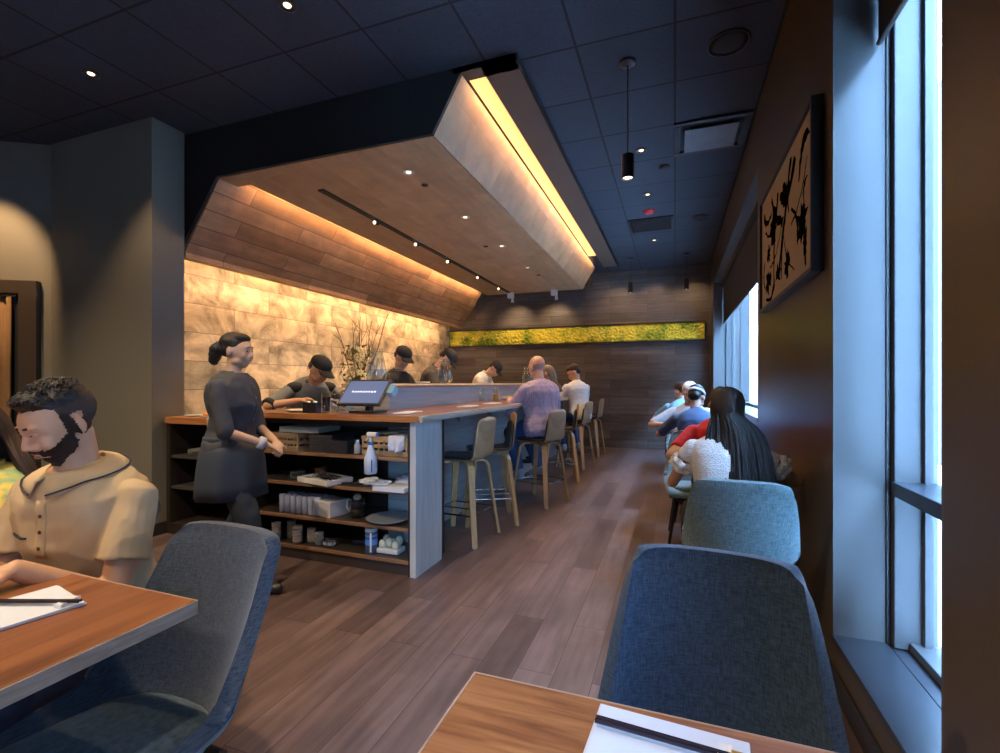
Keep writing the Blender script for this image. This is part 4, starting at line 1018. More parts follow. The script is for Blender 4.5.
# ------------------------------------------------------------------ bar stools
M_ply = wood('light oak plywood', [(.26, .16, .08), (.40, .26, .14), (.50, .34, .19)], 2, 1, 3, 40, rough=.4)
M_plyleg = wood('bentwood oak leg', [(.34, .19, .08), (.50, .30, .13), (.58, .37, .18)], 2, 0, 3, 50, rough=.4)
M_pad = plain('black leather', (.02, .02, .024), .38, .1, 30, .12, 90)
M_chrome = plain('brushed steel', (.45, .46, .48), .25, metal=1)
def make_stool():
    t = thing('bar_stool', 'oak bar stool', 'bar stool', (0, 0, 0), 0)
    # local: sitter faces +Y, back at -Y ; seat top .70
    P = [(.215, .675), (.21, .655), (.17, .648), (.05, .65), (-.09, .65), (-.155, .655), (-.192, .68), (-.212, .73), (-.225, .83), (-.238, .93), (-.247, 1.0)]
    n = len(P)
    def ribbon(b, off, th, wf, i0, i1, crown=0):
        rings = []
        for j in range(i0, i1):
            a = V(P[max(j-1, 0)]); c = V(P[min(j+1, n-1)]); d = (c-a).normalized(); nn_ = V((d.y, -d.x))   # toward sitter
            p0 = V(P[j])+nn_*off; p1 = V(P[j])+nn_*(off+th); w = wf(j)
            r = []
            for (p, sg, ww) in ((p0, 1, w), (p0, 0, 0), (p0, -1, w), (p1, -1, w-.004), (p1, 0, 0), (p1, 1, w-.004)):
                bend = .022*(1 if sg else 0)*(1 if j > 6 else .4)
                q = p+nn_*bend
                r.append(V((sg*ww, q.x, q.y)))
            rings.append(r)
        loft(b, rings)
    wf = lambda j: [.17, .185, .195, .20, .20, .20, .198, .195, .19, .185, .178][j]
    b = bmesh.new(); ribbon(b, -.010, .012, wf, 0, n); o = obj('shell', b, M_ply, t, smooth=True, label='bent oak plywood shell')
    o.modifiers.new('e', 'SUBSURF').levels = 1; o.modifiers['e'].render_levels = 1
    b = bmesh.new(); ribbon(b, .003, .026, lambda j: wf(j)-.008, 0, n-1); o = obj('pad', b, M_pad, t, smooth=True, label='black padded lining'); s_ = o.modifiers.new('e', 'SUBSURF'); s_.levels = 1; s_.render_levels = 1
    # four bent legs: horizontal under the seat then curving down and splaying
    for sx in (-1, 1):
        for sy in (-1, 1):
            b = bmesh.new(); pts = []
            for k in range(15):
                u = k/14
                if u < .25: q = V((sx*(.02+.085*u/.25), sy*(.02+.085*u/.25), .632))
                elif u < .45:
                    a = (u-.25)/.2*PI/2; q = V((sx*(.105+.05*math.sin(a)), sy*(.105+.05*math.sin(a)), .632-.06*(1-math.cos(a))))
                else:
                    f = (u-.45)/.55; q = V((sx*(.155+.065*f), sy*(.155+.065*f), .572-.567*f))
                pts.append(q)
            rings = []
            for k, q in enumerate(pts):
                d = (pts[min(k+1, 14)]-pts[max(k-1, 0)]).normalized(); w = V((-sx*sy*1.0, 1.0, 0)).normalized() if sx*sy > 0 else V((1, 1, 0)).normalized()
                w = V((sx, -sy, 0)).normalized(); nrm = d.cross(w).normalized(); ww = .027-.006*k/14; tt = .010
                rings.append([q+w*ww+nrm*tt, q-w*ww+nrm*tt, q-w*ww-nrm*tt, q+w*ww-nrm*tt])
            loft(b, rings); lg = obj('leg', b, M_plyleg, t)
            b = bmesh.new(); box(b, (sx*.2205, sy*.2205, .004), (.03, .03, .008), (0, 0, PI/4), .002); obj('foot_pad', b, plain('grey glide', (.3, .3, .3), .5), lg)
    b = bmesh.new(); r = .196
    tube(b, [(r, r, .235), (-r, r, .235), (-r, -r, .235), (r, -r, .235), (r, r, .235)], .007, 8); tube(b, [(0, r, .235), (0, -r, .235)], .006, 8)
    obj('foot_ring', b, M_chrome, t)
    b = bmesh.new(); box(b, (0, 0, .638), (.2, .2, .012), None, .002); obj('mounting_plate', b, M_blackmetal, t)
    return t
st = make_stool()
ST = [((-1.645, 3.62, 0), 86, 'empty oak bar stool with black pad nearest the end of the bar'), ((-1.62, 4.16, 0), 118, 'empty oak bar stool turned toward the room, second from the bar end'),
      ((-1.36, 4.98, 0), 72, 'oak bar stool under the bald man in the lilac shirt'), ((-1.42, 6.22, 0), 105, 'oak bar stool of the blonde guest hidden beside the bald man'),
      ((-1.43, 7.28, 0), 78, 'oak bar stool under the man in the white shirt'), ((-1.43, 8.55, 0), 84, 'empty oak bar stool at the far end beside the back wall')]
for i, (loc, rz, lab) in enumerate(ST):
    if i == 0: st.location = loc; st.rotation_euler = (0, 0, rad(rz)); st['label'] = lab; st['group'] = 'oak bar stools'
    else: dup(st, loc, rad(rz), lab, 'oak bar stools')
# ------------------------------------------------------------------ people
def ik(a, c, l1, l2, pole):
    """elbow / knee between a and c, bending toward the pole direction"""
    d = c-a; L_ = min(d.length, (l1+l2)*.998); n = d.normalized()
    c2 = a+n*L_
    x = (l1*l1-l2*l2+L_*L_)/(2*L_); h = math.sqrt(max(l1*l1-x*x, 0))
    p = V(pole)-n*V(pole).dot(n)
    if p.length < 1e-4: p = V((0, 0, 1))-n*n.z
    return a+n*x+p.normalized()*h, c2

def rotm(pitch, yaw, roll=0):
    """pitch>0 looks down, yaw>0 turns to the figure's left"""
    return Matrix.Rotation(yaw, 3, 'Z') @ Matrix.Rotation(-pitch, 3, 'X') @ Matrix.Rotation(roll, 3, 'Y')

def head_shapes(b, H, R, s, fem=False, detail=True):
    def e(c, r): ell(b, H+R @ (V(c)*s), [q*s for q in r], R, 20, 14)
    e((0, -.018, .035), (.076, .094, .083)); e((0, .018, .012), (.070, .078, .085)); e((0, .030, -.040), (.057, .058, .070))
    e((0, .052, -.088), (.030, .030, .024)); e((0, .010, -.062), (.055, .055, .045))
    for sx in (-1, 1):
        e((sx*.036, .066, -.030), (.024, .022, .026)); e((sx*.081, -.010, -.012), (.009, .018, .030)); e((sx*.030, .083, .026), (.024, .010, .007))
        e((sx*.012, .098, -.036), (.009, .010, .008)); e((sx*.045, .02, -.070), (.018, .04, .022))
    cap(b, H+R @ (V((0, .086, .012))*s), .009*s, H+R @ (V((0, .108, -.030))*s), .0115*s, 10)
    e((0, .091, -.058), (.024, .010, .0065)); e((0, .089, -.069), (.021, .010, .007)); e((0, .078, -.05), (.035, .022, .03))

def hand_shapes(b, W, fdir, pn, side, s=1.0, curl=.5):
    """palm, four fingers and a thumb; fdir = finger direction, pn = palm normal (curl side), side = which way the thumb leaves"""
    f = V(fdir).normalized(); p = (V(pn)-f*V(pn).dot(f)).normalized(); x = f.cross(p)*side
    cap(b, W+x*.018*s+f*.015*s, .017*s, W+x*.022*s+f*.078*s, .015*s, 10); cap(b, W-x*.016*s+f*.015*s, .016*s, W-x*.020*s+f*.074*s, .014*s, 10); cap(b, W+f*.01*s, .019*s, W+f*.075*s, .016*s, 10)
    for k, (o, l) in enumerate(((.031, .068), (.010, .076), (-.011, .071), (-.030, .056))):
        a = W+x*o*s+f*.080*s; c1 = curl*(.7+.1*k)
        d1 = f*math.cos(c1)+p*math.sin(c1); d2 = f*math.cos(c1*2)+p*math.sin(c1*2); d3 = f*math.cos(c1*2.7)+p*math.sin(c1*2.7)
        m1 = a+d1*l*.45*s; m2 = m1+d2*l*.32*s; m3 = m2+d3*l*.22*s
        cap(b, a, .0088*s, m1, .0080*s, 8); cap(b, m1, .0080*s, m2, .0074*s, 8); cap(b, m2, .0074*s, m3, .0064*s, 8)
    t0 = W+x*.026*s+f*.022*s; t1 = t0+(x*.75+f*.65+p*.25).normalized()*.038*s; t2 = t1+(x*.30+f*.9+p*.35).normalized()*.032*s
    cap(b, t0, .013*s, t1, .0105*s, 8); cap(b, t1, .0105*s, t2, .0085*s, 8)

def person(label, loc, rz, ph=.55, s=1.0, lean=10, side=0, twist=0, hp=(15, 0, 0), hands=None, poles=None, hdir=None, legs='sit', knees=None, feet=None,
           skin=(.50, .30, .20), shirt=None, pants=None, shoe=None, sleeve=1.0, fem=False, bulk=1.0, vox=.009, fold=.004, shirt_low=.0, lower=True, eyes=False, headf=.0, neckf=0.015, sleeve_r=1.0, hsc=1.0, shz=.405, hcurl=.5, arms=True, leglift=None):
    t = thing('person', label, 'person', loc, rz)
    sk = plain('skin %.2f %.2f' % skin[:2], skin, .5, .07, 25, sss=.0)
    P0 = V((0, 0, ph)); Rt = Matrix.Rotation(rad(side), 3, 'Y') @ Matrix.Rotation(-rad(lean), 3, 'X')
    Rc = Matrix.Rotation(rad(side), 3, 'Y') @ Matrix.Rotation(-rad(lean*1.15), 3, 'X') @ Matrix.Rotation(rad(twist), 3, 'Z')
    up = Rt @ V((0, 0, 1)); ux = Rc @ V((1, 0, 0)); uy = Rc @ V((0, 1, 0)); hx, hy = V((1, 0, 0)), Rt @ V((0, 1, 0))
    T = lambda k: P0+up*k*s
    sw = (.165 if fem else .185)*s*bulk**.5
    prof = [(-.09, .145, .10), (-.03, .170, .118), (.05, .165, .115), (.13, .140, .103), (.21, .145, .108), (.29, .162, .118), (.36, .172, .118), (.42, .168, .105), (.465, .125, .085), (.495, .07, .065)]
    if fem: prof = [(-.09, .15, .10), (-.03, .170, .118), (.05, .158, .112), (.13, .122, .095), (.21, .125, .10), (.29, .142, .122), (.36, .150, .115), (.42, .148, .095), (.465, .11, .075), (.495, .06, .055)]
    def torso(b, inf, k0=0, k1=99):
        rs = []
        for i, (k, rx, ry) in enumerate(prof):
            if i < k0 or i > k1: continue
            f = min(max(k/.4, 0), 1); X_ = (hx*(1-f)+ux*f).normalized(); Y_ = (hy*(1-f)+uy*f).normalized()
            rs.append(ring(T(k)+Y_*(.012 if i in (4, 5) else 0), X_, Y_, rx*s*bulk+inf, ry*s*bulk+inf, 24, 2.4))
        loft(b, rs)
    neck0 = T(.475); Hc = T(.642)+uy*(neckf+headf)*s+V((0, 0, 0))
    R = rotm(rad(hp[0]+lean*.6), rad(hp[1]), rad(hp[2])); hs = s*(.97 if fem else 1.0)*hsc
    sh = {-1: T(shz)-ux*sw, 1: T(shz)+ux*sw}
    l1, l2 = .285*s, .25*s
    hands = hands or {-1: V((-.2, .35, ph+.12)), 1: V((.2, .35, ph+.12))}
    poles = poles or {-1: V((-.6, -.2, -.8)), 1: V((.6, -.2, -.8))}
    el, wr = {}, {}
    for k in (-1, 1):
        el[k], wr[k] = ik(sh[k], V(hands[k]), l1, l2, poles[k])
    # legs (in the local frame)
    hipj = {k: P0+V((k*.095*s, 0, -.02)) for k in (-1, 1)}
    if legs == 'sit':
        knees = knees or {k: V((k*.13*s, .42*s, ph-.03)) for k in (-1, 1)}
        feet = feet or {k: V((k*.13*s, .40*s, max(ph-.47*s, .07))) for k in (-1, 1)}
    else:
        feet = feet or {k: V((k*.10*s, 0, .08)) for k in (-1, 1)}
        knees = knees or {k: (hipj[k]+feet[k])/2+V((0, .03, 0)) for k in (-1, 1)}
    # ---- body
    b = bmesh.new(); torso(b, 0)
    cap(b, neck0-up*.03, .058*s*(.85 if fem else 1), Hc-R @ V((0, .012, .045))*s, .053*s*(.85 if fem else 1), 16)
    head_shapes(b, Hc, R, hs, fem)
    ar = .85 if fem else 1.0
    for k in (-1, 1):
        if not arms: continue
        ell(b, sh[k]-ux*k*.01, (.050*s*ar, .050*s*ar, .050*s*ar)); cap(b, sh[k], .049*s*ar, el[k], .040*s*ar, 14); cap(b, el[k], .040*s*ar, wr[k], .026*s*ar, 14)
        fd = (V(hdir[k]) if hdir else (wr[k]-el[k])); hand_shapes(b, wr[k], fd, V((0, -.1, -1)) if fd.normalized().z > -.8 else V((0, 1, 0)), -k*1.0, s*.98*(.9 if fem else 1), hcurl)
    if lower:
        for k in (-1, 1):
            cap(b, hipj[k], .082*s, knees[k], .056*s, 14); cap(b, knees[k], .054*s, feet[k], .037*s, 14)
    sk_o = obj('body', remesh(b, vox, 3), sk, t, smooth=True)
    # ---- shirt
    if shirt:
        b = bmesh.new(); torso(b, .012*bulk, 0, 9)
        for k in (-1, 1):
            if not arms: continue
            ell(b, sh[k]-ux*k*.012, (.056*s*ar, .056*s*ar, .056*s*ar))
            if sleeve > .02:
                e_ = sh[k].lerp(el[k], min(sleeve, 1)); cap(b, sh[k], .056*s*ar, e_, (.054+.012*(sleeve < .7))*s*ar*sleeve_r, 16, round1=(sleeve > 1))
                if sleeve > 1: w_ = el[k].lerp(wr[k], sleeve-1); cap(b, el[k], .054*s*ar, w_, .042*s*ar, 16, round0=True, round1=False)
        if shirt_low > 0:
            for k in (0,): rs = [ring(T(.0), hx, hy, .172*s*bulk, .122*s*bulk, 24, 2.3), ring(P0-V((0, 0, shirt_low)), hx, hy, .172*s*bulk, .122*s*bulk, 24, 2.3)]; loft(b, [r[::-1] for r in rs])
        so = obj('shirt', remesh(b, vox, 2, fold, 8, rz*3+loc[1]), shirt, t, smooth=True)
        # collar
        b = bmesh.new(); q = neck0-up*.012
        rs = [ring(q+uy*.004, ux, uy, .078*s*ar, .074*s*ar, 20), ring(q+up*.022*s-uy*.004, ux, uy, .069*s*ar, .066*s*ar, 20), ring(q+up*.046*s-uy*.014, ux, uy, .068*s*ar, .064*s*ar, 20), ring(q+up*.045*s-uy*.014, ux, uy, .062*s*ar, .058*s*ar, 20)]
        loft(b, rs, False, False); obj('collar', b, shirt, so, smooth=True)
    if pants and lower:
        b = bmesh.new(); torso(b, .007, 0, 1)
        for k in (-1, 1):
            cap(b, hipj[k], .096*s, knees[k], .072*s, 16); cap(b, knees[k], .070*s, feet[k]+(knees[k]-feet[k])*.06, .054*s, 16, round1=False)
        obj('trousers', remesh(b, vox, 2, fold, 7, 3), pants, t, smooth=True)
    if lower:
        for k in (-1, 1):
            b = bmesh.new(); f = feet[k]; cap(b, f+V((0, -.035, -.035)), .036*s, f+V((0, .14, -.045)), .033*s, 14, flat=.95); cap(b, f+V((0, -.03, .01)), .043*s, f+V((0, -.02, -.03)), .042*s, 12)
            obj('shoe', remesh(b, .01, 2), shoe or plain('black shoe', (.02, .02, .022), .4), t, smooth=True)
    J = dict(T=T, up=up, ux=ux, uy=uy, hx=hx, hy=hy, H=Hc, R=R, s=hs, sh=sh, el=el, wr=wr, t=t, neck=neck0, shirt=(so if shirt else None), P0=P0)
    return t, J

def hw(J, c): return J['H']+J['R'] @ (V(c)*J['s'])
def _unused(): pass
def helm(J, parts, name, mat, vox=.008, nz=0.0, nsc=60, label=None, parent=None):
    b = bmesh.new()
    for c, r in parts: ell(b, hw(J, c), [q*J['s'] for q in r], J['R'], 20, 14)
    o_b = remesh(b, vox, 2)
    if nz:
        o_b.normal_update()
        for v in o_b.verts: v.co += v.normal*nz*noise.noise(v.co*nsc)
    return obj(name, o_b, mat, parent or J['t'], smooth=True, label=label)
M_hairB = plain('black hair', (.010, .008, .008), .38, .3, 60, .3, 300)
M_hairBr = plain('brown hair', (.035, .018, .010), .5, .3, 60, .3, 300)
M_hairG = plain('ash blonde hair', (.22, .17, .12), .5, .3, 60, .3, 300)
M_hairW = plain('white hair', (.70, .68, .66), .6, .1, 60, .3, 300)
M_capB = plain('black cotton cap', (.016, .016, .018), .75)
SHORT = [((0, -.026, .046), (.080, .094, .082)), ((0, .02, .075), (.066, .066, .050)), ((0, -.065, -.01), (.062, .050, .055))]
def short_hair(J, mat, parts=SHORT, nz=.004, **k): return helm(J, parts, 'hair', mat, .007, nz, 70, **k)
def ball_cap(J, mat, logo=False, fringe=None):
    o = helm(J, [((0, -.006, .066), (.088, .106, .069)), ((0, -.007, .046), (.0885, .106, .034))], 'cap', mat, .007)
    b = bmesh.new(); rs = []
    for j in range(8):
        u = j/7; row = []
        for i in range(15):
            a = rad(-62+124*i/14); r0 = .096; r1 = .096+.075*math.cos(rad(-62+124*i/14))**.6*u
            row.append(hw(J, (math.sin(a)*r0*(1-.04*u), .006+math.cos(a)*(r0-.004)+(r1-.096), .046-.026*u-.020*(math.sin(a))**2)))
        rs.append(row)
    loft(b, rs, closed=False); v_ = obj('visor', b, mat, o, smooth=True); v_.modifiers.new('s', 'SOLIDIFY').thickness = .005
    b = bmesh.new(); ell(b, hw(J, (0, -.016, .136)), (.008, .008, .005)); obj('button', b, mat, o, smooth=True)
    if logo:
        b = bmesh.new(); rs = []
        pts = [(-.022, 0), (-.012, .014), (-.005, .008), (.001, .020), (.009, .010), (.022, 0)]
        def onf(x, z): return hw(J, (x, .0835-.0*z-.6*x*x/.09, .068+z))
        top_ = [onf(x, z) for x, z in pts]; n_ = J['R'] @ V((0, 1, .25))*.006
        loft(b, [[p+n_*.2 for p in top_], [p+n_*1.4 for p in top_]]); obj('logo', b, WHITE, o)
    if fringe: helm(J, [((0, -.045, .015), (.079, .068, .045)), ((0, -.075, -.01), (.055, .035, .035))], 'hair', fringe, .008, .003)
    return o
def face(J, closed=True, brow=M_hairB, mouth=(.42, .16, .13)):
    """eyes, brows and lips"""
    t = J['t']; s = J['s']
    for sx in (-1, 1):
        b = bmesh.new(); ell(b, hw(J, (sx*.031, .0785, .006)), (.0125*s, .0115*s, .0095*s), J['R'], 14, 10); e_ = obj('eye', b, (t.children[0].data.materials[0] if closed else plain('eye white', (.55, .52, .48), .2)), t, smooth=True)
        b = bmesh.new(); ell(b, hw(J, (sx*.031, .0875 if not closed else .0800, .003)), (.0055*s, .0035*s, .0055*s), J['R'], 10, 8); obj('iris', b, plain('dark iris', (.02, .01, .006), .15), e_, smooth=True)
        b = bmesh.new(); tube(b, [hw(J, (sx*(.020+.0055*i), .0905-.0016*i*i*.5, .004-.001*(i-2)**2*.5)) for i in range(5)], [.0012, .002, .0024, .002, .0012], 6); obj('eyelash', b, plain('lash', (.012, .008, .006), .6), t)
        b = bmesh.new(); tube(b, [hw(J, (sx*(.014+.008*i), .0945-.0012*i*i, .027+.003*i-.0011*i*i)) for i in range(5)], [.0025, .0038, .0036, .003, .0012], 6); obj('eyebrow', b, brow, t, smooth=True)
    b = bmesh.new(); ell(b, hw(J, (0, .0965, -.0575)), (.022*s, .0065*s, .0045*s), J['R'], 14, 8); ell(b, hw(J, (0, .0950, -.0690)), (.019*s, .0075*s, .0055*s), J['R'], 14, 8)
    obj('lips', b, plain('lips %.2f' % mouth[0], mouth, .4), t, smooth=True)

from mathutils.bvhtree import BVHTree
def patch(J, name, mat, cond, off=.003, nz=0.0, nsc=150, parent=None, label=None):
    """short hair or beard grown from the head's own surface where cond(local x, y, z) holds"""
    bm = bmesh.new(); bm.from_mesh(J['t'].children[0].data if J['t'].children[0].name.startswith('body') else [c for c in J['t'].children if c.name.startswith('body')][0].data)
    bm.normal_update(); Ri = J['R'].transposed()
    loc_ = {v: (Ri @ (v.co-J['H']))/J['s'] for v in bm.verts}
    kill = [f for f in bm.faces if not all((abs(loc_[v].x) < .12 and abs(loc_[v].y) < .14 and abs(loc_[v].z) < .16 and cond(loc_[v].x, loc_[v].y, loc_[v].z)) for v in f.verts)]
    bmesh.ops.delete(bm, geom=kill, context='FACES')
    for v in bm.verts: v.co += v.normal*(off+nz*noise.noise(v.co*nsc))
    o = obj(name, bm, mat, parent or J['t'], smooth=True, label=label)
    m_ = o.modifiers.new('s', 'SOLIDIFY'); m_.thickness = off*1.3; m_.offset = -1
    return o
def surface(J, o):
    me = o.data; return BVHTree.FromPolygons([v.co.copy() for v in me.vertices], [tuple(p.vertices) for p in me.polygons])
def strands(J, name, mat, roots, path, n, r, seed, seg=5):
    b = bmesh.new(); rr = random.Random(seed)
    for i in range(n): tube(b, path(rr, i/n), [r*.5, r, r, r, r*.9, r*.7, r*.2][:7], seg)
    return obj(name, b, mat, J['t'], smooth=True)

# --- bearded man in tan polo, facing the room's rear (-Y), arms on his table
tan = plain('tan polo cotton', (.52, .39, .23), .8, .05, 12, .1, 500)
t, J = person('bearded man with curly dark hair in a tan polo shirt, looking down', (-1.725, 1.02, 0), rad(192), ph=.55, s=.97, lean=11, twist=0, hp=(20, -15, 0), headf=.01, bulk=1.04, hsc=.95, shz=.39,
              hands={-1: V((-.10, .33, .80)), 1: V((.08, .34, .80))}, poles={-1: V((-.35, -.5, -.8)), 1: V((.35, -.5, -.8))}, knees={k: V((k*.12, .42, .50)) for k in (-1, 1)},
              skin=(.62, .35, .21), shirt=tan, pants=plain('dark jeans', (.03, .04, .07), .8), sleeve=.62, sleeve_r=1.05, vox=.0045, fold=.006, hdir={-1: V((.5, .8, -.05)), 1: V((-.5, .8, -.05))})
face(J, brow=M_hairB)
man = J
M_beard = plain('dark beard', (.022, .012, .008), .75, .4, 120, .8, 500)
def beard_zone(x, y, z):
    ax = abs(x)
    if ax < .021 and -.079 < z < -.052 and y > .07: return False
    if ax > .055 and -.004 < y < .024 and -.04 < z < .035: return True
    if ax < .034 and y > .074 and -.058 < z < -.0455: return True
    return z > -.125 and y > .004+max(0, (-.062-z))*.95 and z < -.050+max(0, .074-y)*.52
patch(J, 'beard', M_beard, beard_zone, .0042, .0022, 170)
hr = helm(J, [((0, -.020, .070), (.077, .086, .062)), ((0, .030, .096), (.058, .050, .030)), ((0, -.048, .045), (.072, .052, .048))], 'hair', M_hairB, .006, .005, 60, label='curly dark hair')
def fade_zone(x, y, z):
    if abs(x) > .069 and -.050 < z < .026 and -.034 < y < .02: return False
    if y > .022: return z > .068 and y < .06
    if y > -.018: return z > .012
    return z > -.055-(y+.02)*.3
patch(J, 'hair_fade', plain('faded hair sides', (.05, .032, .024), .85, .4, 90, .4, 400), fade_zone, .0022, .001, 200)
b = bmesh.new(); rr = random.Random(31)
for i in range(520):
    a = rr.uniform(0, 2*PI); e = rr.uniform(.30, 1.5); c = V((.077*math.cos(a)*math.cos(e), -.010+.092*math.sin(a)*math.cos(e), .070+.062*math.sin(e)))
    if c.y > .05: c.z = max(c.z, .105)
    ph_ = rr.uniform(0, 6); pr = rr.uniform(.005, .009); ax = V((rr.gauss(0, 1), rr.gauss(0, 1), rr.gauss(0, 1))).normalized(); x, y, _ = frame(ax)
    tube(b, [hw(J, c+x*pr*math.cos(ph_+k*1.1)+y*pr*math.sin(ph_+k*1.1)+ax*.0014*k) for k in range(5)], [.0012, .0022, .0022, .002, .001], 5)
obj('hair_curls', b, M_hairB, hr, smooth=True)
# polo details: placket, buttons, pocket, collar trim, sleeve hems
sh_ = J['shirt']; T_, ux_, uy_, up_ = J['T'], J['ux'], J['uy'], J['up']; bv = surface(J, sh_)
def chest(x, k, off=0.0):
    h = bv.ray_cast(T_(k)+ux_*x+uy_*.4, -uy_)
    return (h[0]+uy_*off) if h[0] is not None else T_(k)+ux_*x+uy_*(.12+off)
b = bmesh.new(); rows = [[chest(x, k, .0025) for x in (-.017, -.008, 0, .008, .017)] for k in [.27+.0125*i for i in range(14)]]; loft(b, rows, closed=False)
o = obj('placket', b, tan, sh_, smooth=True); o.modifiers.new('s', 'SOLIDIFY').thickness = .004
M_navyline = plain('navy trim', (.015, .018, .035), .7)
for k in (.30, .345, .39):
    b = bmesh.new(); ell(b, chest(0, k, .0045), (.0055, .0025, .0055)); obj('button', b, plain('dark button', (.05, .04, .035), .3), sh_, smooth=True)
b = bmesh.new(); tube(b, [chest(x, .325, .002) for x in (.045, .06, .08, .10, .115)], [.003, .004, .004, .004, .003], 6); obj('pocket_trim', b, M_navyline, sh_)
# open collar leaves
for sx in (-1, 1):
    b = bmesh.new(); n0 = J['neck']
    rows = []
    for i in range(13):
        f = i/12; th = rad(172*(1-f)+12*f); sn, cs = math.sin(th)*sx, math.cos(th); tip = max(0, f-.75)*4
        P_ = lambda rx, ry, z: n0+ux_*(sn*rx)+uy_*(cs*ry)+up_*z
        rows.append([P_(.072, .068, .040-.022*f), P_(.080, .078, .036-.022*f), P_(.112, .106, .022-.014*f), P_(.137, .124+.006*tip, -.002-.028*tip)])
    loft(b, rows, closed=False); o = obj('collar_leaf', b, tan, sh_, smooth=True); o.modifiers.new('s', 'SOLIDIFY').thickness = .004
    b = bmesh.new(); tube(b, [r[3]+(r[2]-r[3])*.28+(r[3]-n0).normalized()*.004 for r in rows], .0026, 6); obj('collar_stripe', b, M_navyline, sh_)

# --- diner in green and yellow at the left edge
m, nt, bs = newmat('green yellow print'); L = nt.links
tc = nt.nodes.new('ShaderNodeTexCoord'); n1 = nt.nodes.new('ShaderNodeTexNoise'); n1.inputs['Scale'].default_value = 9; n1.inputs['Detail'].default_value = 5; n1.inputs['Distortion'].default_value = 1.2; L.new(tc.outputs['Object'], n1.inputs['Vector'])
L.new(ramp(nt, n1.outputs['Fac'], [(.36, (.10, .30, .20)), (.46, (.28, .45, .22)), (.52, (.65, .52, .10)), (.60, (.75, .62, .16)), (.68, (.20, .38, .20))]), bs.inputs['Base Color']); pset(bs, rough=.7)
t, J = person('diner with long dark hair in a yellow and green printed top at the left edge', (-2.12, 1.0, 0), rad(176), ph=.54, s=.93, lean=14, twist=0, hp=(20, 20, 0), fem=True, bulk=1.06,
              hands={-1: V((-.06, .40, .79)), 1: V((.14, .36, .79))}, skin=(.50, .30, .20), shirt=m, pants=plain('dark jeans', (.03, .04, .07), .8), sleeve=1.45, vox=.009, fold=.006)
short_hair(J, M_hairBr); face(J)
def long_hair(J, n, seed, mat, spread=.10, length=.45, r=.0065, back=.12, clip=None, name='hair_lengths', front=False, shift=0.0):
    b = bmesh.new(); rr = random.Random(seed); T_, ux_, uy_, up_ = J['T'], J['ux'], J['uy'], J['up']
    for i in range(n):
        a = rad(rr.uniform(100, 260)) if not front else rad(rr.uniform(70, 290))
        h = rr.uniform(.0, .09)
        p0 = hw(J, (math.sin(a)*.074*math.cos(h*8), math.cos(a)*.088-.022, .085-h*.4)); p1 = hw(J, (math.sin(a)*.086, math.cos(a)*.102-.026, .02)); p2 = hw(J, (math.sin(a)*.084, math.cos(a)*.105-.03, -.06))
        sx = math.sin(a); lx = sx*spread*1.15+rr.gauss(0, .012)+shift
        ln = length*rr.uniform(.86, 1.0)
        d0 = J['neck']+ux_*lx*.9-uy_*(back*(1-.5*abs(sx)))-V((0, 0, 0))+up_*.02
        pts = [hw(J, (0, -.01, .122)).lerp(p0, .7), p0, p1, p2, d0, d0-V((0, .030, ln*.5))+ux_*lx*.25-uy_*.012*rr.uniform(0, 2), d0-V((0, .065, ln))+ux_*(lx*.2+.02*math.sin(i))-uy_*rr.uniform(-.01, .02)]
        # smooth resample
        out = []
        for k in range(len(pts)-1):
            for f in (0, .33, .66):
                g = lambda j: pts[min(max(j, 0), len(pts)-1)]
                A, B_, C_, D_ = g(k-1), g(k), g(k+1), g(k+2)
                out.append(.5*((2*B_)+(C_-A)*f+(2*A-5*B_+4*C_-D_)*f*f+(3*B_-A-3*C_+D_)*f**3))
        out.append(pts[-1]); m_ = len(out)
        tube(b, out, [r*(.5+.5*min(1, 4*q/m_))*(1-.75*max(0, (q/m_-.7)/.3)) for q in range(m_)], 5)
    return obj(name, b, mat, J['t'], smooth=True)
long_hair(J, 170, 3, M_hairBr, .09, .26, .006)

# --- waitress walking by the bar end
blk = plain('charcoal work shirt', (.040, .046, .064), .75, .1, 10); apr = plain('dark navy apron', (.028, .042, .068), .7, .1, 8); trous = plain('dark navy trousers', (.020, .030, .05), .8)
t, J = person('waitress with black ponytail in charcoal shirt and navy apron, walking right', (-2.60, 2.24, 0), rad(-72), ph=.86, s=.95, lean=2, hp=(2, 0, 0), fem=True, bulk=1.12, legs='stand',
              hands={-1: V((-.03, .27, .90)), 1: V((.05, .25, .895))}, poles={-1: V((-.5, -.5, -.7)), 1: V((.6, -.4, -.6))}, hdir={-1: V((.75, .5, -.45)), 1: V((-.75, .5, -.45))},
              feet={-1: V((-.09, -.16, .085)), 1: V((.09, .20, .08))}, knees={-1: V((-.095, .02, .46)), 1: V((.095, .16, .46))}, skin=(.55, .36, .26), shirt=blk, pants=trous, sleeve=1.12, vox=.008, fold=.006, hcurl=.7)
wait = J; face(J, closed=False, mouth=(.40, .15, .14))
helm(J, [((0, -.022, .048), (.083, .098, .082)), ((0, .022, .088), (.066, .060, .036)), ((-.052, -.036, .012), (.030, .050, .042)), ((.052, -.036, .012), (.030, .050, .042)), ((0, -.07, .0), (.05, .04, .045))], 'hair', M_hairB, .007, .002, 40)
b = bmesh.new(); c = hw(J, (0, -.125, .012))
ell(b, hw(J, (0, -.112, .015)), (.026, .024, .026)); ell(b, c, (.040, .038, .044)); 
for k in range(9): ell(b, c+V((0, 0, -.01*k))+J['R'] @ V((.012*math.sin(k*2), -.010-.003*k, 0)), (.040-.002*k, .040-.002*k, .03))
obj('ponytail', remesh(b, .007, 2, .004, 40, 1), M_hairB, J['t'], smooth=True)
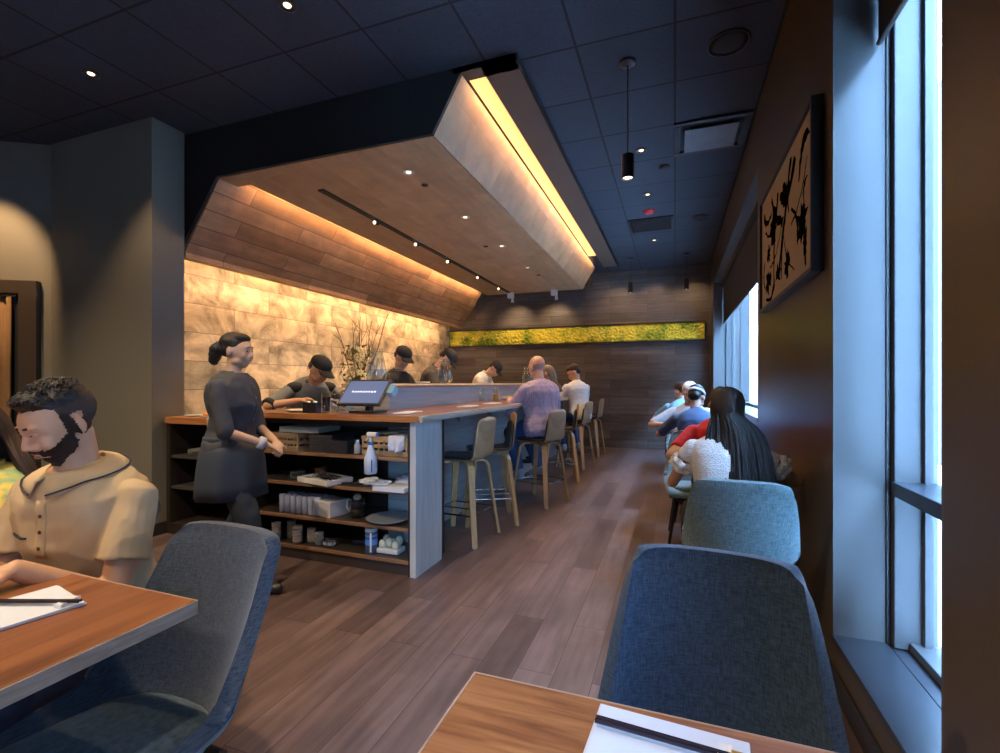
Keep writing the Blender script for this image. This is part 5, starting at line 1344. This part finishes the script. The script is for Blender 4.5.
b = bmesh.new(); lathe(b, [(.027, -.006), (.031, -.003), (.031, .003), (.027, .006)], (0, 0, 0), 16)
bm2 = bmesh.new(); merge(bm2, b, Matrix.Translation(hw(J, (0, -.098, .018))) @ J['R'].to_4x4() @ Matrix.Rotation(rad(90), 4, 'X')); obj('hair_tie', bm2, plain('pale hair tie', (.5, .5, .5), .6), J['t'], smooth=True)
bw = surface(J, J['shirt'])
def front(x, k, off):
    h = bw.ray_cast(J['T'](k)+J['ux']*x+J['uy']*.4, -J['uy']); return (h[0] if h[0] is not None else J['T'](k)+J['ux']*x+J['uy']*.12)+J['uy']*off
b = bmesh.new(); loft(b, [[front(x, .16+.02*i, .002) for x in (-.015, 0, .015)] for i in range(15)], closed=False); o = obj('placket', b, blk, J['shirt'], smooth=True); o.modifiers.new('s', 'SOLIDIFY').thickness = .004
for k in (.20, .27, .34, .41):
    b = bmesh.new(); ell(b, front(0, k, .005), (.006, .003, .006)); obj('button', b, plain('grey button', (.12, .12, .13), .3), J['shirt'], smooth=True)
for sx in (-1, 1):
    b = bmesh.new(); n0, U_, X_, Y_ = J['neck'], J['up'], J['ux'], J['uy']; rows = []
    for i in range(10):
        f = i/9; th = rad(172*(1-f)+10*f); q = lambda r1, r2, z: n0+X_*(math.sin(th)*sx*r1)+Y_*(math.cos(th)*r2)+U_*z
        rows.append([q(.062, .060, .036-.016*f), q(.080, .076, .030-.016*f), q(.104, .100, .004-.02*f)])
    loft(b, rows, closed=False); o = obj('collar_leaf', b, blk, J['shirt'], smooth=True); o.modifiers.new('s', 'SOLIDIFY').thickness = .003
# apron: skirt wrapped round the hips, open at the back
b = bmesh.new(); rows = []
for (z, rx, ry) in ((.93, .170, .140), (.86, .200, .170), (.76, .212, .185), (.66, .222, .195), (.575, .228, .20)):
    row = []
    for i in range(41):
        a = rad(-150+300*i/40); rip = .006*math.sin(i*1.1)*(1 if z < .8 else .3)
        row.append(V((math.sin(a)*(rx+rip), math.cos(a)*(ry+rip)+.005, z)))
    rows.append(row)
loft(b, rows, closed=False); o = obj('apron', b, apr, t, smooth=True); o.modifiers.new('s', 'SOLIDIFY').thickness = .004
b = bmesh.new(); rs = [ring(V((0, .0, z)), V((1, 0, 0)), V((0, 1, 0)), .172+q, .140+q, 28) for z, q in ((.915, 0), (.917, .004), (.943, .004), (.945, 0))]; loft(b, rs); obj('apron_band', b, apr, o, smooth=True)
b = bmesh.new(); w_ = J['wr'][1]; d_ = (J['wr'][1]-J['el'][1]).normalized(); x, y, _ = frame(d_)
rs = [ring(w_-d_*.05, x, y, .034, .034, 18), ring(w_-d_*.048, x, y, .038, .038, 18), ring(w_-d_*.012, x, y, .037, .037, 18), ring(w_-d_*.010, x, y, .030, .030, 18)]; loft(b, rs); obj('wristband', b, plain('pale lilac band', (.55, .58, .75), .5), t, smooth=True)
b = bmesh.new(); f = (J['wr'][-1]-J['el'][-1]).normalized(); 
# --- chefs
greyS = plain('grey work shirt', (.17, .19, .20), .8, .15, 12); blackS = plain('black chef shirt', (.016, .017, .02), .8)
t, J = person('chef in grey shirt with black yoke and black cap, bent over the bar', (-3.38, 3.66, 0), rad(-112), ph=.88, s=1.0, lean=36, hp=(12, 22, 0), legs='stand', hands={-1: V((-.10, .52, 1.10)), 1: V((.22, .46, 1.12))},
              poles={-1: V((-1, -.1, -.4)), 1: V((1, -.1, -.4))}, skin=(.55, .32, .2), shirt=greyS, pants=trous, sleeve=.95, vox=.009, bulk=1.05)
ball_cap(J, M_capB, True, M_hairB); face(J)
b = bmesh.new()
for k in (-1, 1): ell(b, J['sh'][k]+J['up']*.022-J['ux']*k*.035, (.085, .07, .058))
ell(b, J['T'](.45)-J['uy']*.03, (.12, .085, .05)); obj('black_yoke', remesh(b, .01, 3), blackS, J['shirt'], smooth=True)
for k in (-1, 1):
    b = bmesh.new(); d_ = (J['el'][k]-J['sh'][k]).normalized(); x, y, _ = frame(d_); e_ = J['sh'][k].lerp(J['el'][k], .93); rs = [ring(e_-d_*.022, x, y, .060, .060, 18), ring(e_-d_*.02, x, y, .0645, .0645, 18), ring(e_+d_*.022, x, y, .0625, .0625, 18), ring(e_+d_*.024, x, y, .055, .055, 18)]
    loft(b, rs); obj('sleeve_cuff', b, blackS, J['shirt'], smooth=True)
b = bmesh.new(); tube(b, [J['neck']+J['up']*.05-J['uy']*.06, J['neck']+J['up']*.03+J['ux']*.075, J['neck']-J['up']*.02+J['ux']*.085+J['uy']*.08, J['T'](.30)+J['ux']*.09+J['uy']*.14], .008, 6); obj('apron_strap', b, plain('brown strap', (.16, .10, .06), .7), J['shirt'])
t, J = person('chef in black shirt and black cap behind the flowers and ledge', (-3.02, 4.70, 0), rad(-95), ph=.93, s=1.0, lean=12, hp=(22, -10, 0), legs='stand', hands={-1: V((-.15, .40, 1.08)), 1: V((.12, .42, 1.08))}, skin=(.55, .32, .2), shirt=blackS, pants=trous, sleeve=.9, vox=.01)
ball_cap(J, M_capB, False, M_hairB); face(J)
t, J = person('chef in dark olive shirt and black cap bending behind a hurricane glass', (-3.02, 5.35, 0), rad(-75), ph=.98, s=1.06, lean=24, hp=(38, 0, 0), headf=.05, legs='stand', hands={-1: V((-.1, .5, 1.06)), 1: V((.12, .5, 1.06))}, skin=(.50, .30, .2), shirt=plain('dark olive shirt', (.06, .05, .04), .8), pants=trous, sleeve=.9, vox=.01)
ball_cap(J, M_capB, False, M_hairB); face(J)
t, J = person('chef in white shirt and dark cap bending low at the far end of the bar', (-3.16, 7.25, 0), rad(-90), ph=.98, s=1.05, lean=34, hp=(30, 0, 0), headf=.04, legs='stand', hands={-1: V((-.1, .5, 1.04)), 1: V((.12, .5, 1.04))}, skin=(.50, .30, .2), shirt=plain('off-white shirt', (.62, .58, .52), .8), pants=trous, sleeve=.6, vox=.01)
ball_cap(J, M_capB, False, M_hairBr); face(J)

# --- guests at the bar
SF = {k: V((k*.14, .24, .28)) for k in (-1, 1)}; SK = {k: V((k*.14, .40, .71)) for k in (-1, 1)}
m, nt, bs = newmat('lilac checked shirt'); L = nt.links
tc = nt.nodes.new('ShaderNodeTexCoord'); ws = []
for d_ in ('X', 'Z'):
    w_ = nt.nodes.new('ShaderNodeTexWave'); w_.bands_direction = d_; w_.inputs['Scale'].default_value = 22; L.new(tc.outputs['Object'], w_.inputs['Vector']); ws.append(w_)
mx_ = nt.nodes.new('ShaderNodeMath'); mx_.operation = 'ADD'; L.new(ws[0].outputs['Fac'], mx_.inputs[0]); L.new(ws[1].outputs['Fac'], mx_.inputs[1])
L.new(ramp(nt, mx_.outputs[0], [(.5, (.50, .44, .58)), (.95, (.34, .27, .42))]), bs.inputs['Base Color']); pset(bs, rough=.8)
jeans = plain('blue jeans', (.035, .075, .19), .8, .15, 30)
t, J = person('bald man in a lilac checked shirt and jeans seated on a bar stool', (-1.34, 5.03, 0), rad(55), ph=.79, s=1.03, lean=8, hp=(12, 0, 0), hands={-1: V((-.14, .40, 1.06)), 1: V((.16, .34, .90))}, poles={-1: V((-.6, -.5, -.6)), 1: V((.6, -.3, -.8))},
              knees=SK, feet=SF, skin=(.60, .36, .27), shirt=m, pants=jeans, sleeve=1.75, vox=.009, fold=.006, bulk=1.2, shoe=plain('grey trainers', (.35, .36, .38), .6), shirt_low=.07)
patch(J, 'hair', plain('close cropped grey hair', (.50, .33, .27), .7), lambda x, y, z: y < .0 and -.05 < z < .025 and not (abs(x) > .075 and y > -.03), .0012); face(J)
t, J = person('blonde guest mostly hidden behind the bald man', (-1.52, 6.25, 0), rad(95), ph=.79, s=.95, lean=8, hp=(8, 0, 0), fem=True, knees=SK, feet=SF, hands={-1: V((-.14, .40, 1.06)), 1: V((.16, .38, 1.06))}, skin=(.60, .38, .28), shirt=plain('dark blouse', (.03, .03, .035), .8), pants=jeans, sleeve=1.6, vox=.01)
short_hair(J, M_hairG); long_hair(J, 70, 5, M_hairG, .07, .12, .008); face(J)
t, J = person('dark-haired bearded man in a white shirt at the far bar stools', (-1.36, 7.30, 0), rad(50), ph=.79, s=1.03, lean=12, hp=(24, 45, 0), knees=SK, feet=SF, hands={-1: V((-.14, .42, 1.06)), 1: V((.16, .42, 1.06))}, skin=(.58, .34, .25),
              shirt=plain('white shirt', (.72, .74, .76), .8), pants=jeans, sleeve=.95, vox=.01, shoe=plain('pale trainers', (.6, .6, .6), .6))
short_hair(J, M_hairBr); face(J, brow=M_hairBr)
helm(J, [((0, .012, -.066), (.059, .060, .046)), ((0, .056, -.088), (.038, .034, .028))], 'beard', plain('brown beard', (.10, .05, .03), .8), .008, .002)

# --- guests along the window
m, nt, bs = newmat('white lace'); L = nt.links
tc = nt.nodes.new('ShaderNodeTexCoord'); v_ = nt.nodes.new('ShaderNodeTexVoronoi'); v_.inputs['Scale'].default_value = 130; L.new(tc.outputs['Object'], v_.inputs['Vector'])
L.new(ramp(nt, v_.outputs['Distance'], [(.12, (.50, .48, .47)), (.42, (.78, .76, .74))]), bs.inputs['Base Color']); pset(bs, rough=.8)
bp = nt.nodes.new('ShaderNodeBump'); bp.inputs['Strength'].default_value = .8; bp.inputs['Distance'].default_value = .004; L.new(v_.outputs['Distance'], bp.inputs['Height']); L.new(bp.outputs['Normal'], bs.inputs['Normal'])
t, J = person('woman with long black hair and a white lace top, seen from behind', (.225, 2.66, 0), rad(0), ph=.545, s=.94, lean=14, side=4, hp=(16, -8, 0), fem=True, bulk=1.08, hands={-1: V((-.16, .42, .80)), 1: V((.20, .38, .80))}, poles={-1: V((-.5, -.3, -.8)), 1: V((.8, -.2, -.4))},
              skin=(.50, .29, .18), shirt=m, pants=plain('black trousers', (.012, .012, .014), .8), sleeve=.25, sleeve_r=1.1, vox=.0085, fold=.004, knees={k: V((k*.13, .42, .51)) for k in (-1, 1)})
lace = J
helm(J, [((0, -.022, .050), (.084, .100, .082)), ((0, .02, .082), (.07, .065, .042)), ((0, -.06, -.03), (.078, .06, .08)), ((0, -.03, -.03), (.082, .06, .075))], 'hair', M_hairB, .007, .0015, 30)
long_hair(J, 560, 11, M_hairB, .105, .46, .0066, .14, shift=.038)
b = bmesh.new(); hq = [J['neck']+V((.040, -.125, -.16)), J['neck']+V((.06, -.150, -.36))]; cap(b, hw(J, (0, -.065, -.02)), .070, hq[0], .085, 20, .3, J['uy']); cap(b, hq[0], .085, hq[1], .080, 20, .25, J['uy']); obj('hair_underlayer', b, M_hairB, J['t'], smooth=True)
for k in (-1, 1):
    d_ = (J['el'][k]-J['sh'][k]).normalized(); x, y, _ = frame(d_)
    for q in (0, 1):
        b = bmesh.new(); e_ = J['sh'][k]+d_*(.075+.025*q); rows = [[e_+(x*math.cos(a)+y*math.sin(a))*(.052+.004*q+w__*.5+.005*math.sin(a*7+q))+d_*w__ for a in [2*PI*i/48 for i in range(48)]] for w__ in (0, .02, .035)]
        loft(b, rows, False, False); o = obj('sleeve_ruffle', b, m, J['shirt'], smooth=True); o.modifiers.new('s', 'SOLIDIFY').thickness = .002
red = plain('red shirt', (.60, .02, .03), .8)
t, J = person('diner in a bright red shirt leaning elbows on the table, facing the viewer', (.31, 4.02, 0), rad(180), ph=.535, s=1.0, lean=25, hp=(24, 10, 0), hands={-1: V((.02, .38, .84)), 1: V((.10, .36, .84))}, poles={-1: V((-.8, .1, -.5)), 1: V((.95, .1, -.4))}, skin=(.55, .30, .18), shirt=red, pants=trous, sleeve=.75, vox=.01)
short_hair(J, M_hairB); face(J)
t, J = person('diner in a navy shirt with a white head band, seen from behind', (.20, 4.95, 0), rad(0), ph=.53, s=1.0, lean=21, hp=(20, -20, 0), hands={-1: V((-.12, .40, .80)), 1: V((.16, .40, .80))}, poles={-1: V((-.9, 0, -.4)), 1: V((.9, 0, -.4))}, skin=(.58, .34, .25), shirt=plain('slate navy shirt', (.06, .11, .22), .8), pants=trous, sleeve=.9, vox=.01)
short_hair(J, M_hairB)
b = bmesh.new(); rs = []
for (zz, q) in ((-.002, .0), (.0, .003), (.022, .003), (.024, .0)): rs.append([hw(J, (math.cos(2*PI*i/28)*(.0815+q), math.sin(2*PI*i/28)*(.098+q)-.022, .030+zz)) for i in range(28)])
loft(b, rs); obj('head_band', b, WHITE, t, smooth=True)
t, J = person('white-haired diner in a white and pale blue top by the window', (.17, 6.02, 0), rad(176), ph=.545, s=1.0, lean=16, hp=(12, 0, 0), hands={-1: V((-.12, .38, .80)), 1: V((.22, .36, .80))}, poles={-1: V((-.9, 0, -.4)), 1: V((.9, 0, -.4))}, skin=(.60, .38, .30), shirt=plain('pale blue white top', (.50, .60, .70), .8), pants=trous, sleeve=.95, vox=.01)
short_hair(J, M_hairW); face(J)
t, J = person('farthest diner by the window in a light blue shirt with dark hair', (.11, 7.10, 0), rad(8), ph=.545, s=1.0, lean=18, hp=(10, 30, 0), hands={-1: V((-.12, .38, .80)), 1: V((.16, .36, .80))}, poles={-1: V((-.9, 0, -.4)), 1: V((.9, 0, -.4))}, skin=(.60, .38, .30), shirt=plain('light blue shirt', (.20, .42, .56), .8), pants=trous, sleeve=.8, vox=.01)
short_hair(J, M_hairBr)
# ------------------------------------------------------------------ light
w = bpy.data.worlds.new('world'); S.world = w; w.use_nodes = True
nt = w.node_tree; bg = nt.nodes['Background']
bg.inputs[0].default_value = (.34, .60, 1.0, 1); bg.inputs[1].default_value = 36.0
for (y0, y1, z0, z1) in (W1, W2, W3):
    l = bpy.data.lights.new('window_portal', 'AREA'); l.shape = 'RECTANGLE'; l.size = z1-z0; l.size_y = y1-y0
    o = bpy.data.objects.new('window_portal', l); COL.objects.link(o); o.location = (XW+.36, (y0+y1)/2, (z0+z1)/2); o.rotation_euler = (0, rad(90), 0)
    l.cycles.is_portal = True
# cove lights along the strips
area('cove_light', (-1.325, (Y0+Y1)/2, 3.44), (0, rad(35), 0), .05, 5.6, 12, (1, .58, .24))
area('cove_light', (-4.24, 6.2, 2.44), (0, rad(52), 0), .03, 5.6, 20, (1, .60, .28))
area('cove_light', (-3.54, 6.1, 3.12), (0, rad(62), 0), .03, 5.4, 24, (1, .55, .24))
# unseen spots without lamp bodies, added as warm fill over the dining area
for (x, y, en) in ((-2.2, .4, 80), (-.6, .5, 14), (-4.2, .4, 80), (-.6, -1.2, 32), (-2.4, -1.4, 40)):
    spot('downlight_or_fill', (x, y, CEIL-.04), en, (1, .74, .48), 125)
spot('wall_washer', (-5.3, 1.9, 3.3), 60, (1, .6, .3), 60, aim=(-6.0, 2.6, 2.0))
for (x, z) in ((-3.15, 3.0), (-2.3, 3.0), (-1.0, 3.4), (-.35, 3.4), (.30, 3.4)): spot('wall_washer', (x, 9.0, z), 15, (1, .66, .36), 84, 1.0,  aim=(x, 9.65, 2.3))
